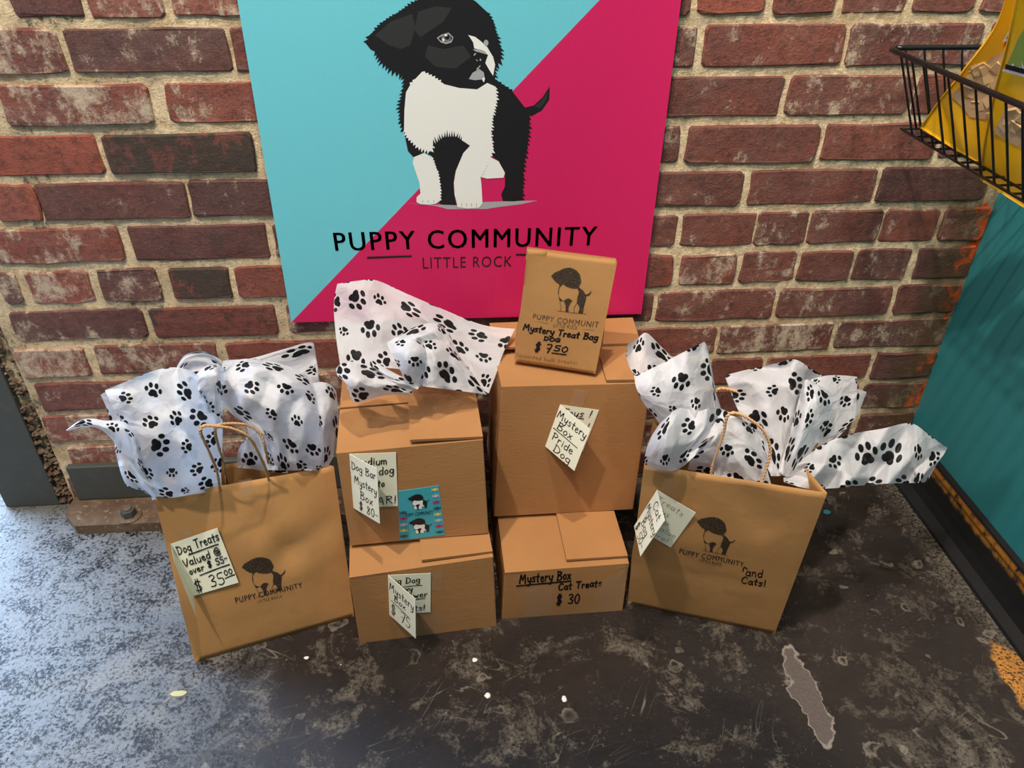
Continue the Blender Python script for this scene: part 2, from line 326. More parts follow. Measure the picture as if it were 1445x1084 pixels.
def brick_geo(x0, x1, z0, z1, rnd, lift):
    w, h = x1-x0, z1-z0; pts = []
    c = min(rnd.uniform(.0025, .006), w*.2)
    outl = [(x0+c, z0), (x0+w*.35, z0), (x0+w*.68, z0), (x1-c, z0), (x1, z0+c), (x1, z0+h*.5), (x1, z1-c), (x1-c, z1), (x0+w*.66, z1), (x0+w*.33, z1), (x0+c, z1), (x0, z1-c), (x0, z0+h*.5), (x0, z0+c)]
    j = lambda a: rnd.uniform(-a, a)
    outl = [(a+j(.0017), b+j(.0017)) for a, b in outl]; n = len(outl); cx, cz = (x0+x1)/2, (z0+z1)/2
    V = [(a, .008, b) for a, b in outl]
    V += [(a, -lift+.0016, b) for a, b in outl]
    def inset(a, b, d): return a+(d if a < cx else -d)*min(1, abs(a-cx)/(w*.3)), b+(d if b < cz else -d)*min(1, abs(b-cz)/(h*.3))
    V += [(*inset(a, b, .0019), ) for a, b in outl]
    V = V[:2*n]+[(a, -lift-.0005+j(.0008), b) for a, b in V[2*n:]]
    Fc = []
    for k in (0, n):
        for i in range(n): Fc.append((k+i, k+(i+1) % n, k+n+(i+1) % n, k+n+i))
    Fc.append(tuple(range(2*n, 3*n)))
    return V, Fc
zr = lambda k: (Z0-PITCHZ*k-.0565, Z0-PITCHZ*k-.0005)
special = {(0, 97): (.1, .55, 0), (0, -40): (.35, .9, .45), (1, 4): (.5, 1.0, 0), (1, 236): (.75, .7, 0), (2, -30): (.95, .1, 0), (2, 151): (.3, .2, .93), (3, -10): (.9, .3, 0), (3, 57): (.15, .35, 0), (3, 269): (.05, .35, 0),
           (4, -10): (.65, .75, 0), (4, 186): (.15, .3, 0), (5, 242): (.5, .3, .9), (5, 334): (.6, .2, .1), (6, 18): (.1, .6, 0), (6, 215): (.35, .1, .62), (7, 8): (.75, .9, 0), (7, 137): (.5, .8, .6), (7, 322): (.6, .35, 0),
           (8, 55): (.35, .55, 0), (-1, 120): (.7, .6, 0), (-1, 11): (.1, .2, 0), (3, 1241): (.0, .15, 0), (0, 1196): (.3, .8, 0), (6, 927): (.4, .6, 0), (7, 1015): (.3, .95, 0), (7, 895): (.5, .6, 0), (-1, 985): (.9, .1, 0)}
for k in range(-9, 12):
    rnd = random.Random(100+k); z0, z1 = zr(k); iv = []
    if k in LEFT:
        zm = (z0+z1)/2
        def xx(u):
            # the measured pixel column taken at this course's height on the wall plane
            v = 300.0
            for _ in range(8):
                P = at(u, v, 'y', 0); v += (P.z-zm)*700
            return at(u, v, 'y', 0).x
        L = [(xx(a), xx(b), a) for a, b in LEFT[k]]; Rr = [(xx(a), xx(b), a) for a, b in RIGHT[k]]
        x = L[-1][1]+.010; gap = Rr[0][0]-.010-x; mid = []
        nb = max(0, round(gap/.2))
        if nb:
            wdt = gap/nb
            for i in range(nb): mid.append((x+i*wdt, x+(i+1)*wdt-(.010 if i < nb-1 else 0), -1))
        iv = L+mid+Rr
    else:
        x = BX0-(.1 if k % 2 else 0); 
        while x < XR:
            wd = rnd.choice((.2, .2, .195, .1)); iv.append((x, x+wd, -1)); x += wd+.010
    for a, b, key in iv:
        a = max(a, BX0+.004); b = min(b, XR-.003)
        if b-a < .015 or z0 < 0: continue
        V, Fc = brick_geo(a, b, z0+rnd.uniform(-.001, .001), z1+rnd.uniform(-.001, .001), rnd, .0018+rnd.uniform(-.0012, .0022))
        o = mesh('brick', V, Fc, M['brick'], wall)
        left = a < -.25
        tone = rnd.choice((.15, .35, .5, .75) if left else (.25, .35, .4, .5)); pale = rnd.uniform(.35, .9) if left else rnd.uniform(.3, .75); soot = rnd.choice((0, 0, .25)) if left else 0
        if (k, key) in special: tone, pale, soot = special[(k, key)]
        if a > .62 and k > 4: tone *= .4
        o['tone'] = tone; o['pale'] = pale; o['soot'] = float(soot); o['seed'] = rnd.uniform(0, 9)
# the courses above, out of view, joined
V, Fc = [], []; rnd = random.Random(5); k = -10
while zr(k)[1] < ZC:
    x = BX0-(.1 if k % 2 else 0)
    while x < XR:
        a, b = max(x, BX0+.004), min(x+.2, XR-.003)
        if b-a > .02:
            v, f = brick_geo(a, b, *zr(k), rnd, .004); o = len(V); V += v; Fc += [tuple(i+o for i in q) for q in f]
        x += .21
    k -= 1
o = tag(mesh('upper_brick_courses', V, Fc, M['brick'], wall), kind='stuff'); o['tone'] = .4; o['pale'] = .4; o['soot'] = 0.; o['seed'] = 2.
box('upper_mortar', BX0, XR, .004, .013, 1.49, ZC, M['mortar'], wall)
tag(box('wall_back_header', XL, BX0, .04, .2, 2.35, ZC, M['wallp']), kind='structure')
# door opening at the left of the column: outer ground beyond
# ------------------------------------------------------------------ steel column, angle, bolt
colm = thing('steel_column', (-.81, .03, 0), 'dark grey painted steel column at the left end of the brick wall', 'column')
cx0, cx1 = at(12, 712, 'z', 0).x, at(85, 705, 'z', 0).x+.006
V = [(cx0, -.002, 0), (cx1, -.002, 0), (cx1, .012, 0), (cx0+.014, .012, 0), (cx0+.014, .16, 0), (cx0, .16, 0)]
n = 6; vs = V+[(a, b, ZC-.002) for a, b, _ in V]
o = mesh('flange', vs, [tuple(range(5, -1, -1)), tuple(range(6, 12))]+[(i, (i+1) % n, (i+1) % n+n, i+n) for i in range(n)], M['steel'], colm); bevel(o, .002)
# crumbled mortar between column and wall
rnd = random.Random(3); V = []; Fc = []
for i in range(420):
    z = rnd.random()**1.5*.95; r = rnd.uniform(.002, .0065)*(1.25 if z < .2 else .9); c = Vector((cx1+rnd.uniform(-.001, .024), .007+rnd.uniform(-.006, .003), .006+z)); o = len(V)
    for q in ((1,0,0),(-1,0,0),(0,1,0),(0,-1,0),(0,0,1),(0,0,-1)): V.append(c+Vector(q)*r*rnd.uniform(.6, 1.3))
    Fc += [tuple(o+t for t in f) for f in ((0,2,4),(2,1,4),(1,3,4),(3,0,4),(2,0,5),(1,2,5),(3,1,5),(0,3,5))]
tag(mesh('crumbled_mortar', V, Fc, M['rust'], wall), kind='stuff')
ang = thing('steel_angle', (-.4, -.04, 0), 'grimy steel angle bolted to the floor along the foot of the brick wall', 'bracket')
ax0, ax1 = -.735, -.19
box('upright_leg', ax0+.012, ax1, -.016, -.003, .022, .102, M['steel'], ang, .002)
# tapered floor flange
vs = []
for z in (.001, .021):
    vs += [(ax0, -.05, z), (ax0+.03, -.084, z), (ax1, -.088, z), (ax1, -.004, z), (ax0, -.004, z)]
mesh('floor_flange', vs, [(4,3,2,1,0), (5,6,7,8,9)]+[(i, (i+1) % 5, (i+1) % 5+5, i+5) for i in range(5)], M['rust'], ang); bevel(ang.children[-1], .004, 3)
bc = at(183, 728, 'z', .022)
bolt = thing('anchor_bolt', (bc.x, bc.y, .022), 'rusty hex nut and washer standing on the steel angle, left of the bags', 'bolt')
def disc(name, c, r, z0, z1, seg, mat, parent, rot=0, r2=None):
    r2 = r2 or r
    V = [(c.x+r*math.cos(2*PI*i/seg+rot), c.y+r*math.sin(2*PI*i/seg+rot), z0) for i in range(seg)]+[(c.x+r2*math.cos(2*PI*i/seg+rot), c.y+r2*math.sin(2*PI*i/seg+rot), z1) for i in range(seg)]
    return bevel(mesh(name, V, [tuple(range(seg-1, -1, -1)), tuple(range(seg, 2*seg))]+[(i, (i+1) % seg, (i+1) % seg+seg, i+seg) for i in range(seg)], mat, parent), .0012)
disc('washer', bc, .0215, .0215, .0245, 28, M['rust'], bolt); disc('nut', bc, .0135, .0245, .039, 6, M['steel'], bolt, .3); disc('stud', bc, .0075, .039, .0425, 16, M['rust'], bolt)

# ------------------------------------------------------------------ flat print helpers
def poly_geo(pts2, S, V, Fc, off=0.0):
    tri = tessellate_polygon([[Vector((a, b, 0)) for a, b in pts2]]); o = len(V)
    V += [S(a, b, off) for a, b in pts2]; Fc += [tuple(o+i for i in t) for t in tri]
def print_mesh(name, polys, S, mat, parent, off=.0004, cuts=0):
    V, Fc = [], []
    for p in polys:
        tri = tessellate_polygon([[Vector((a, b, 0)) for a, b in p]]); v, f = dense(list(p), [tuple(t) for t in tri], cuts); o = len(V)
        V += [S(a, b, off) for a, b in v]; Fc += [tuple(o+i for i in t) for t in f]
    return mesh(name, V, Fc, mat, parent)
def inv(Sf, u, v):
    a = b = .5
    for _ in range(14):
        p = proj(Sf(a, b, 0)); pa = proj(Sf(a+1e-3, b, 0)); pb = proj(Sf(a, b+1e-3, 0))
        A = (pa[0]-p[0])/1e-3; B = (pb[0]-p[0])/1e-3; Cc = (pa[1]-p[1])/1e-3; D = (pb[1]-p[1])/1e-3; det = A*D-B*Cc
        du, dv = u-p[0], v-p[1]; a += (D*du-B*dv)/det; b += (A*dv-Cc*du)/det
    return a, b
def sub(Sf, quad):
    "surface patch of Sf whose corners (TL, TR, BR, BL) were measured in the photograph; s to the right, t up, both 0..1"
    tl, tr, br, bl = [inv(Sf, *q) for q in quad]
    def G(s, t, off=0):
        a = (bl[0]*(1-s)+br[0]*s)*(1-t)+(tl[0]*(1-s)+tr[0]*s)*t; b = (bl[1]*(1-s)+br[1]*s)*(1-t)+(tl[1]*(1-s)+tr[1]*s)*t
        return Sf(a, b, off)
    return G
def bil(bl, br, tl, tr, bump=None):
    bl, br, tl, tr = map(Vector, (bl, br, tl, tr)); n0 = (br-bl).cross(tl-bl).normalized()
    if n0.dot(CAM-bl) < 0: n0 = -n0
    def G(a, b, off=0): return (bl*(1-a)+br*a)*(1-b)+(tl*(1-a)+tr*a)*b+n0*(off+(bump(a, b) if bump else 0))
    G.n = n0; return G
def fur(pts, amp, step, seed=1, lean=.6, only=None):
    r = random.Random(seed); out = []; n = len(pts)
    area = sum(pts[i][0]*pts[(i+1) % n][1]-pts[(i+1) % n][0]*pts[i][1] for i in range(n)); sg = 1 if area > 0 else -1
    for i in range(n):
        a, b = Vector(pts[i]), Vector(pts[(i+1) % n]); L = (b-a).length; out.append(tuple(a))
        if only and i not in only: continue
        d = (b-a)/L; nn = Vector((d.y, -d.x))*sg; k = max(1, int(L/step))
        for j in range(k):
            t0 = j/k; tip = a+(b-a)*((j+.55)/k)+nn*amp*r.uniform(.5, 1.2)+Vector((0, 1))*amp*lean
            if j: out.append(tuple(a+(b-a)*t0))
            out.append(tuple(tip))
    return out
# puppy artwork, in units of a 1445 x 1084 tracing grid (y down)
P_HEAD = [(205,222),(225,178),(290,112),(370,62),(450,10),(520,-25),(610,-45),(700,-30),(765,8),(820,60),(852,110),(868,180),(888,240),(890,300),(862,340),(856,392),(820,425),(760,440),(680,440),(590,425),(520,388),(490,368),(450,402),(408,420),(392,382),(335,355),(290,320),(250,262),(228,252)]
P_CHEST = [(490,365),(540,390),(600,428),(680,448),(770,455),(822,422),(862,440),(868,510),(846,600),(838,680),(850,760),(826,830),(788,900),(792,940),(798,1035),(780,1058),(720,1062),(672,1055),(655,990),(652,930),(662,870),(700,780),(735,742),(665,695),(600,698),(552,735),(530,768),(470,748),(420,700),(398,660),(400,560),(408,470),(430,432),(455,402)]
P_LEG = [(448,800),(500,780),(538,800),(570,880),(582,960),(582,1022),(560,1038),(530,1042),(482,1040),(462,1030),(462,1005),(482,985),(476,930),(442,830)]
P_GAP = [(395,660),(430,712),(475,752),(530,772),(556,738),(600,700),(665,697),(732,742),(700,780),(662,870),(650,930),(655,990),(665,1045),(590,1042),(578,1035),(585,960),(572,880),(540,795),(500,775),(448,802),(418,770)]
P_BACK = [(822,425),(858,402),(950,465),(1008,540),(1036,590),(1032,680),(1022,760),(1008,830),(1004,900),(1000,1020),(960,1026),(902,1025),(893,990),(912,950),(912,880),(880,820),(842,795),(850,700),(838,680),(850,600),(868,510)]
P_SIDE = [(455,402),(430,432),(408,470),(400,560),(398,660),(420,700),(395,670),(380,610),(378,540),(392,470),(400,425)]
P_TAIL = [(1000,552),(1060,536),(1104,495),(1140,440),(1138,505),(1100,562),(1050,590),(1015,588)]
P_HIND = [(838,800),(880,822),(912,880),(905,905),(820,910),(795,902),(826,840)]
P_GROUND = [(405,1034),(470,1042),(660,1044),(800,1030),(900,1026),(1080,1022),(1000,1040),(880,1055),(820,1065),(620,1066),(560,1050)]
P_BLAZE = [(725,178),(760,187),(790,210),(822,240),(852,290),(862,330),(852,386),(830,352),(812,320),(826,280),(800,256),(756,246),(750,214)]
P_MUZ = [(728,402),(746,372),(780,350),(804,368),(808,390),(790,405),(760,408)]
def ell(cx, cy, rx, ry, n=20, rot=0, a0=0, a1=2*PI): return [(cx+rx*math.cos(a0+(a1-a0)*i/n)*math.cos(rot)-ry*math.sin(a0+(a1-a0)*i/n)*math.sin(rot), cy+rx*math.cos(a0+(a1-a0)*i/n)*math.sin(rot)+ry*math.sin(a0+(a1-a0)*i/n)*math.cos(rot)) for i in range(n)]
def text_geo(body, bold=0.0, space=1.0):
    c = bpy.data.curves.new('t', 'FONT'); c.body = body; c.size = 1; c.offset = bold; c.space_character = space; c.resolution_u = 3
    o = bpy.data.objects.new('t', c); C.objects.link(o); dg = bpy.context.evaluated_depsgraph_get(); me = bpy.data.meshes.new_from_object(o.evaluated_get(dg))
    V = [tuple(v.co) for v in me.vertices]; Fc = [tuple(p.vertices) for p in me.polygons]; bpy.data.objects.remove(o); bpy.data.curves.remove(c); bpy.data.meshes.remove(me)
    x0 = min(v[0] for v in V); x1 = max(v[0] for v in V); y0 = min(v[1] for v in V); y1 = max(v[1] for v in V)
    return [((v[0]-x0)/(x1-x0), (v[1]-y0)/(y1-y0)) for v in V], Fc
def dense(v2, f, cuts):
    if not cuts: return v2, f
    bm = bmesh.new(); vs_ = [bm.verts.new((x, y, 0)) for x, y in v2]
    for q in f:
        try: bm.faces.new([vs_[i] for i in q])
        except ValueError: pass
    for _ in range(cuts):
        L = [e for e in bm.edges if e.calc_length() > .10]
        if not L: break
        bmesh.ops.subdivide_edges(bm, edges=L, cuts=1, use_grid_fill=False); bmesh.ops.triangulate(bm, faces=bm.faces)
    bm.verts.index_update(); v = [(q.co.x, q.co.y) for q in bm.verts]; f = [tuple(q.index for q in fc.verts) for fc in bm.faces]; bm.free(); return v, f
def text_on(name, body, S, mat, parent, off=.0004, bold=0, space=1.15, cuts=0):
    v, f = text_geo(body, 0, space); v, f = dense(v, f, cuts); V, Fc = [], []
    for k, dx in enumerate((0, -bold, bold) if bold else (0,)):
        for dy in ((0,) if not dx else (-bold*1.5, bold*1.5)):
            o = len(V); V += [S(a+dx, b+dy, off+.00001*k) for a, b in v]; Fc += [tuple(i+o for i in q) for q in f]
    return mesh(name, V, Fc, mat, parent)

# ------------------------------------------------------------------ marker handwriting: a small stroke alphabet
G = {  # each glyph: width, strokes
 'A': (.7, [[(0,0),(.32,1),(.6,0)],[(.12,.38),(.52,.40)]]), 'B': (.62, [[(.05,0),(.08,1)],[(.0,.95),(.4,.95),(.48,.75),(.1,.52)],[(.1,.52),(.5,.42),(.52,.15),(.3,0),(0,.02)]]),
 'C': (.62, [[(.55,.85),(.35,1),(.1,.8),(.02,.4),(.15,.06),(.38,.02),(.55,.15)]]), 'D': (.7, [[(.08,0),(.1,1)],[(0,.98),(.35,.92),(.6,.6),(.55,.25),(.3,.02),(.02,.02)]]),
 'G': (.68, [[(.58,.82),(.35,1),(.08,.75),(.03,.3),(.25,0),(.55,.12),(.58,.42),(.34,.42)]]), 'H': (.66, [[(.05,0),(.05,1)],[(.55,0),(.55,1)],[(.05,.5),(.55,.52)]]),
 'K': (.6, [[(.05,0),(.08,1)],[(.5,.95),(.1,.5),(.55,0)]]), 'M': (.85, [[(.0,0),(.1,1),(.35,.35),(.62,1),(.72,0)]]), 'O': (.66, [[(.3,1),(.05,.7),(.08,.2),(.3,0),(.55,.25),(.55,.75),(.3,1)]]),
 'P': (.58, [[(.08,0),(.1,1)],[(0,.95),(.38,.98),(.5,.75),(.35,.5),(.1,.48)]]), 'R': (.64, [[(.05,0),(.08,1)],[(0,.95),(.42,.98),(.5,.75),(.1,.5)],[(.2,.52),(.58,0)]]),
 'T': (.62, [[(.0,.96),(.6,1)],[(.3,.98),(.27,0)]]), 'V': (.6, [[(0,.95),(.25,0),(.58,1)]]), 'Y': (.6, [[(0,1),(.28,.5)],[(.55,1),(.2,0)]]),
 'a': (.5, [[(.42,.55),(.15,.55),(.02,.25),(.15,.02),(.38,.15),(.42,.55)],[(.42,.5),(.42,.1),(.5,.02)]]), 'b': (.48, [[(.05,1),(.05,.02)],[(.05,.3),(.25,.55),(.42,.3),(.25,0),(.05,.05)]]),
 'c': (.44, [[(.4,.5),(.2,.58),(.03,.3),(.15,.02),(.4,.1)]]), 'd': (.5, [[(.4,.5),(.15,.55),(.03,.25),(.15,.0),(.4,.15)],[(.43,1),(.42,.02)]]), 'e': (.46, [[(.05,.3),(.36,.38),(.25,.58),(.06,.45),(.08,.1),(.25,0),(.42,.12)]]),
 'g': (.5, [[(.4,.5),(.15,.56),(.03,.28),(.18,.05),(.4,.2)],[(.43,.55),(.4,-.25),(.2,-.4),(.02,-.25)]]), 'h': (.5, [[(.05,1),(.05,0)],[(.05,.35),(.25,.55),(.38,.4),(.4,0)]]), 'i': (.22, [[(.1,.55),(.1,0)],[(.1,.76),(.12,.8)]]),
 'k': (.46, [[(.05,1),(.05,0)],[(.38,.55),(.08,.25),(.4,0)]]), 'l': (.22, [[(.1,1),(.08,.05),(.18,0)]]), 'm': (.72, [[(.03,.55),(.05,0)],[(.05,.4),(.2,.55),(.32,.4),(.32,0)],[(.32,.4),(.48,.55),(.6,.4),(.62,0)]]),
 'n': (.5, [[(.04,.55),(.05,0)],[(.05,.35),(.25,.56),(.38,.4),(.4,0)]]), 'o': (.46, [[(.2,.56),(.03,.3),(.15,0),(.38,.2),(.35,.48),(.2,.56)]]), 'p': (.48, [[(.05,.55),(.03,-.4)],[(.05,.4),(.28,.56),(.4,.3),(.22,.02),(.05,.1)]]),
 'r': (.38, [[(.04,.55),(.06,0)],[(.06,.35),(.2,.54),(.34,.5)]]), 's': (.42, [[(.36,.52),(.15,.56),(.08,.4),(.32,.22),(.25,.02),(.02,.04)]]), 't': (.4, [[(.18,.9),(.16,.05),(.28,0)],[(.0,.58),(.36,.6)]]),
 'u': (.5, [[(.04,.55),(.06,.1),(.22,0),(.4,.2)],[(.42,.55),(.42,0)]]), 'v': (.42, [[(.02,.55),(.18,0),(.38,.58)]]), 'w': (.64, [[(.02,.55),(.14,0),(.3,.42),(.42,0),(.58,.56)]]), 'x': (.44, [[(.02,.55),(.38,0)],[(.38,.55),(.0,-.02)]]),
 'y': (.48, [[(.04,.55),(.1,.15),(.28,.1),(.4,.3)],[(.43,.55),(.35,-.2),(.15,-.4),(.0,-.28)]]), '0': (.52, [[(.25,1),(.03,.6),(.12,.08),(.3,0),(.46,.4),(.4,.85),(.25,1)]]), '3': (.5, [[(.05,.92),(.3,1),(.42,.75),(.15,.52),(.42,.35),(.35,.05),(.02,.05)]]),
 '5': (.5, [[(.45,.98),(.1,.95),(.08,.58),(.38,.5),(.42,.15),(.2,-.02),(.0,.08)]]), '7': (.5, [[(.0,.93),(.45,.97),(.2,0)],[(.08,.5),(.38,.52)]]), '8': (.5, [[(.4,.85),(.2,1),(.06,.78),(.4,.3),(.25,0),(.05,.18),(.4,.85)]]),
 '$': (.6, [[(.5,.8),(.25,.9),(.06,.7),(.46,.35),(.35,.08),(.03,.12)],[(.2,1.08),(.16,-.12)],[(.36,1.08),(.32,-.12)]]), '@': (.75, [[(.45,.65),(.25,.6),(.22,.3),(.42,.3),(.48,.65),(.5,.3),(.66,.5),(.55,.92),(.25,.98),(.0,.55),(.15,.05),(.5,0),(.68,.15)]]),
 '!': (.2, [[(.1,1),(.08,.3)],[(.07,.08),(.09,.03)]]), '-': (.4, [[(.02,.45),(.34,.48)]]), '(': (.25, [[(.2,1),(.04,.5),(.2,0)]]), ')': (.25, [[(.02,1),(.18,.5),(.02,0)]]), ' ': (.34, []), ',': (.2, [[(.1,.08),(.04,-.15)]]), '^': (.4, [[(.0,.2),(.05,.95),(.4,.7)]])}
def hand(name, lines, S, W, H, mat, parent, pen=.0011, off=.0006, seed=1, rules=()):
    """lines: (text, s0, t0, s1, cap height t, rise) on the patch S (s,t in 0..1); W,H: real size of the patch in metres"""
    r = random.Random(seed); V, Fc = [], []
    def ribbon(pts):
        P = [Vector((a*W, b*H)) for a, b in pts]; Q = []
        if len(P) > 2:
            P3 = [Vector((q.x, q.y, 0)) for q in P]; P = [Vector((q.x, q.y)) for q in catmull(P3, 4)]
        o = len(V); n = len(P)
        for i, p in enumerate(P):
            d = (P[min(i+1, n-1)]-P[max(i-1, 0)])
            if d.length < 1e-7: d = Vector((1, 0))
            d.normalize(); q = Vector((-d.y, d.x))*pen*.5*(.85+.3*r.random()); e = d*(pen*.4*(-1 if i == 0 else (1 if i == n-1 else 0)))
            for s in (1, -1): z = p+q*s+e; V.append(S(z.x/W, z.y/H, off))
        for i in range(n-1): Fc.append((o+2*i, o+2*i+1, o+2*i+3, o+2*i+2))
    for ln in lines:
        tx, s0, t0, s1, ch = ln[:5]; rise = ln[5] if len(ln) > 5 else 0
        tot = sum(G[c][0]+.12 for c in tx)-.12; k = (s1-s0)/tot; x = 0
        for c in tx:
            wd, st = G[c]; jy = r.uniform(-.05, .05)
            for s in st:
                ribbon([(s0+k*(x+p[0]+r.uniform(-.012, .012)+p[1]*.06), t0+rise*(x/tot)+(p[1]+jy)*ch) for p in s])
            x += wd+.12
    for a in rules: ribbon([a[0], ((a[0][0]+a[1][0])/2, (a[0][1]+a[1][1])/2+.004), a[1]])
    return mesh(name, V, Fc, mat, parent)

# ------------------------------------------------------------------ banner
YB = -.014
tl, tr_, br, bl = at(327, 0, 'y', YB), at(955, 0, 'y', YB), at(905, 443, 'y', YB), at(411, 455, 'y', YB)
x0, x1 = (tl.x+bl.x)/2, (tr_.x+br.x)/2
sx = Vector((br.x-bl.x, 0, br.z-bl.z)); up = Vector((-sx.z, 0, sx.x)).normalized()*(.91)*sx.length
ban = thing('shop_banner', (x0+.3, 0, bl.z), 'square corrugated plastic sign in cyan and magenta with a puppy, fixed on the brick wall', 'sign')
TLb, TRb = bl+up, br+up; th = Vector((0, .0045, 0))
hexa('plastic_sheet', [bl, br, br+th, bl+th, TLb, TRb, TRb+th, TLb+th], M['coro'], ban)
SB = lambda a, b, off=0: Vector((0, YB-off, 0))+Vector((a, 0, b))
def bp(u, v): q = at(u, v, 'y', YB); return (q.x, q.z)
d0, d1 = bp(411, 455), bp(846, 0); dd = (d1[0]-d0[0], d1[1]-d0[1])
kx = (TLb.z-d0[1])/dd[1]; topx = d0[0]+dd[0]*kx
if topx > TRb.x: kk = (TRb.x-d0[0])/dd[0]; dtop = [(TRb.x, d0[1]+dd[1]*kk), (TRb.x, TRb.z), (TLb.x, TLb.z)]; rt = [(TRb.x, d0[1]+dd[1]*kk)]
else: dtop = [(topx, TLb.z), (TLb.x, TLb.z)]; rt = [(topx, TLb.z), (TRb.x, TRb.z)]
print_mesh('cyan_field', [[(bl.x, bl.z)]+dtop], SB, M['cyan'], ban, .0003)
print_mesh('magenta_field', [[(bl.x, bl.z), (br.x, br.z)]+(rt[::-1] if len(rt) > 1 else rt)], SB, M['pink'], ban, .0003)
def pp(pts): return [bp(460+x/3.6125, y/3.6125) for x, y in pts]
pup = lambda nm, polys, mat, off: [print_mesh(nm, [pp(q)], SB, M[mat], ban, off+.00003*i) for i, q in enumerate(polys)]
pup('puppy_shadow', [P_GROUND], 'grey', .0005)
pup('puppy_dark_coat', [fur(P_HEAD, 19, 17, 2, .55, set(range(0, 6)) | set(range(9, 16)) | set(range(21, 27))), P_GAP, [(470,340),(600,380),(860,370),(866,470),(600,470),(470,400)]], 'black', .0007)
pup('puppy_back', [fur(P_BACK, 16, 19, 3, .5, {1, 3, 4, 5, 6, 7, 8}), P_TAIL, fur(P_SIDE, 22, 17, 4, .4, set(range(6, 11)))], 'black', .0006)
pup('puppy_white_coat', [fur(P_CHEST, 15, 15, 5, .4, {0, 1, 6, 7, 8, 9, 10, 11, 25, 26, 27, 28, 32}), fur(P_LEG, 9, 14, 6, .3, {2, 3, 4}), P_HIND], 'offwhite', .0009)
pup('puppy_black_fur_tips', [fur([(545,745),(560,735),(600,704),(660,702),(690,725),(660,745),(600,760)], 20, 11, 8, -1.0, {0, 1, 2, 3})], 'black', .00095)
pup('puppy_blaze', [P_BLAZE, [(x*.97+23, y) for x, y in [(790,395),(805,385),(812,400),(806,420)]]], 'offwhite', .0009)
pup('puppy_grey_marks', [P_MUZ, [(748,252),(785,250),(812,262),(822,278),(796,270),(765,262)], ell(816, 218, 12, 16)], 'grey', .0010)
pup('puppy_fur_sheen', [[(470,60),(560,30),(640,40),(600,110),(540,150),(480,190),(450,150)], [(250,180),(330,110),(440,70),(455,140),(430,230),(380,250),(320,230)], [(520,230),(600,250),(700,230),(740,290),(660,350),(560,340),(505,290)], [(1060,545),(1098,510),(1132,462),(1126,505),(1094,550)]], 'dgrey', .0008)
pup('puppy_eye', [[(565,193),(590,175),(625,165),(650,190),(640,215),(612,224),(585,215)]], 'grey', .0011)
pup('puppy_eye_ring', [[(572,196),(592,180),(625,172),(645,192),(636,206),(612,213),(588,208)]], 'black', .0012)
pup('puppy_iris', [ell(612, 192, 24, 22)], 'mgrey', .0013); pup('puppy_pupil', [ell(618, 188, 13, 13)], 'black', .0014); pup('puppy_eye_glint', [ell(611, 178, 8, 6), ell(598, 202, 6, 8)], 'offwhite', .0015)
pup('puppy_nose_glint', [[(752,278),(762,268),(766,272),(756,284)], [(762,300),(775,308),(770,312)], ell(787, 304, 4, 6), [(766,350),(785,332),(788,336),(770,356)]], 'grey', .0012)
pup('puppy_toe_lines', [[(x, 1036), (x+3, 1036), (x+2, 1058)] for x in (690, 714, 740, 766)]+[[(x, 1020), (x+3, 1020), (x+2, 1038)] for x in (492, 520, 548)], 'mgrey', .0011)
def bq(q): 
    c = [bp(*a) for a in q]
    return lambda s, t, off=0: SB((c[3][0]*(1-s)+c[2][0]*s)*(1-t)+(c[0][0]*(1-s)+c[1][0]*s)*t, (c[3][1]*(1-s)+c[2][1]*s)*(1-t)+(c[0][1]*(1-s)+c[1][1]*s)*t, off)
text_on('shop_name_lettering', 'PUPPY COMMUNITY', bq([(470, 328), (843, 319), (840, 346), (474, 354)]), M['black'], ban, .0008, .0013, 1.18)
text_on('town_lettering', 'LITTLE ROCK', bq([(596, 363), (723, 361), (722, 376), (597, 379)]), M['black'], ban, .0008, .0, 1.16)
for q in ([(518, 362), (581, 360), (581, 362.5), (518, 365)], [(728, 358), (790, 358), (790, 360.5), (728, 360.5)]): print_mesh('ruled_line', [[bp(*a) for a in q]], SB, M['black'], ban, .0008)

def stamp(S, W, H, mat, parent, name='puppy_stamp', extra=()):
    "small one-colour puppy print; S maps the unit square"
    f = lambda pts: [((x-200)/950, 1-(y+50)/1120) for x, y in pts]
    ch = [(x, y) for x, y in P_CHEST]
    # outline of the chest as a thin band
    polys = [f(P_HEAD), f(P_GAP), f(fur(P_BACK, 10, 40, 3, .3)), f(P_TAIL), f([(x, y) for x, y in P_SIDE]), f([(390,1040),(1090,1020),(1090,1030),(390,1052)])]
    for seg in (P_CHEST[9:17], P_LEG[8:14]):
        polys.append(f([(x, y) for x, y in seg]+[(x-12, y-4) for x, y in reversed(seg)]))
    return tag(print_mesh(name, polys, S, mat, parent, .0006, 4), kind='stuff')

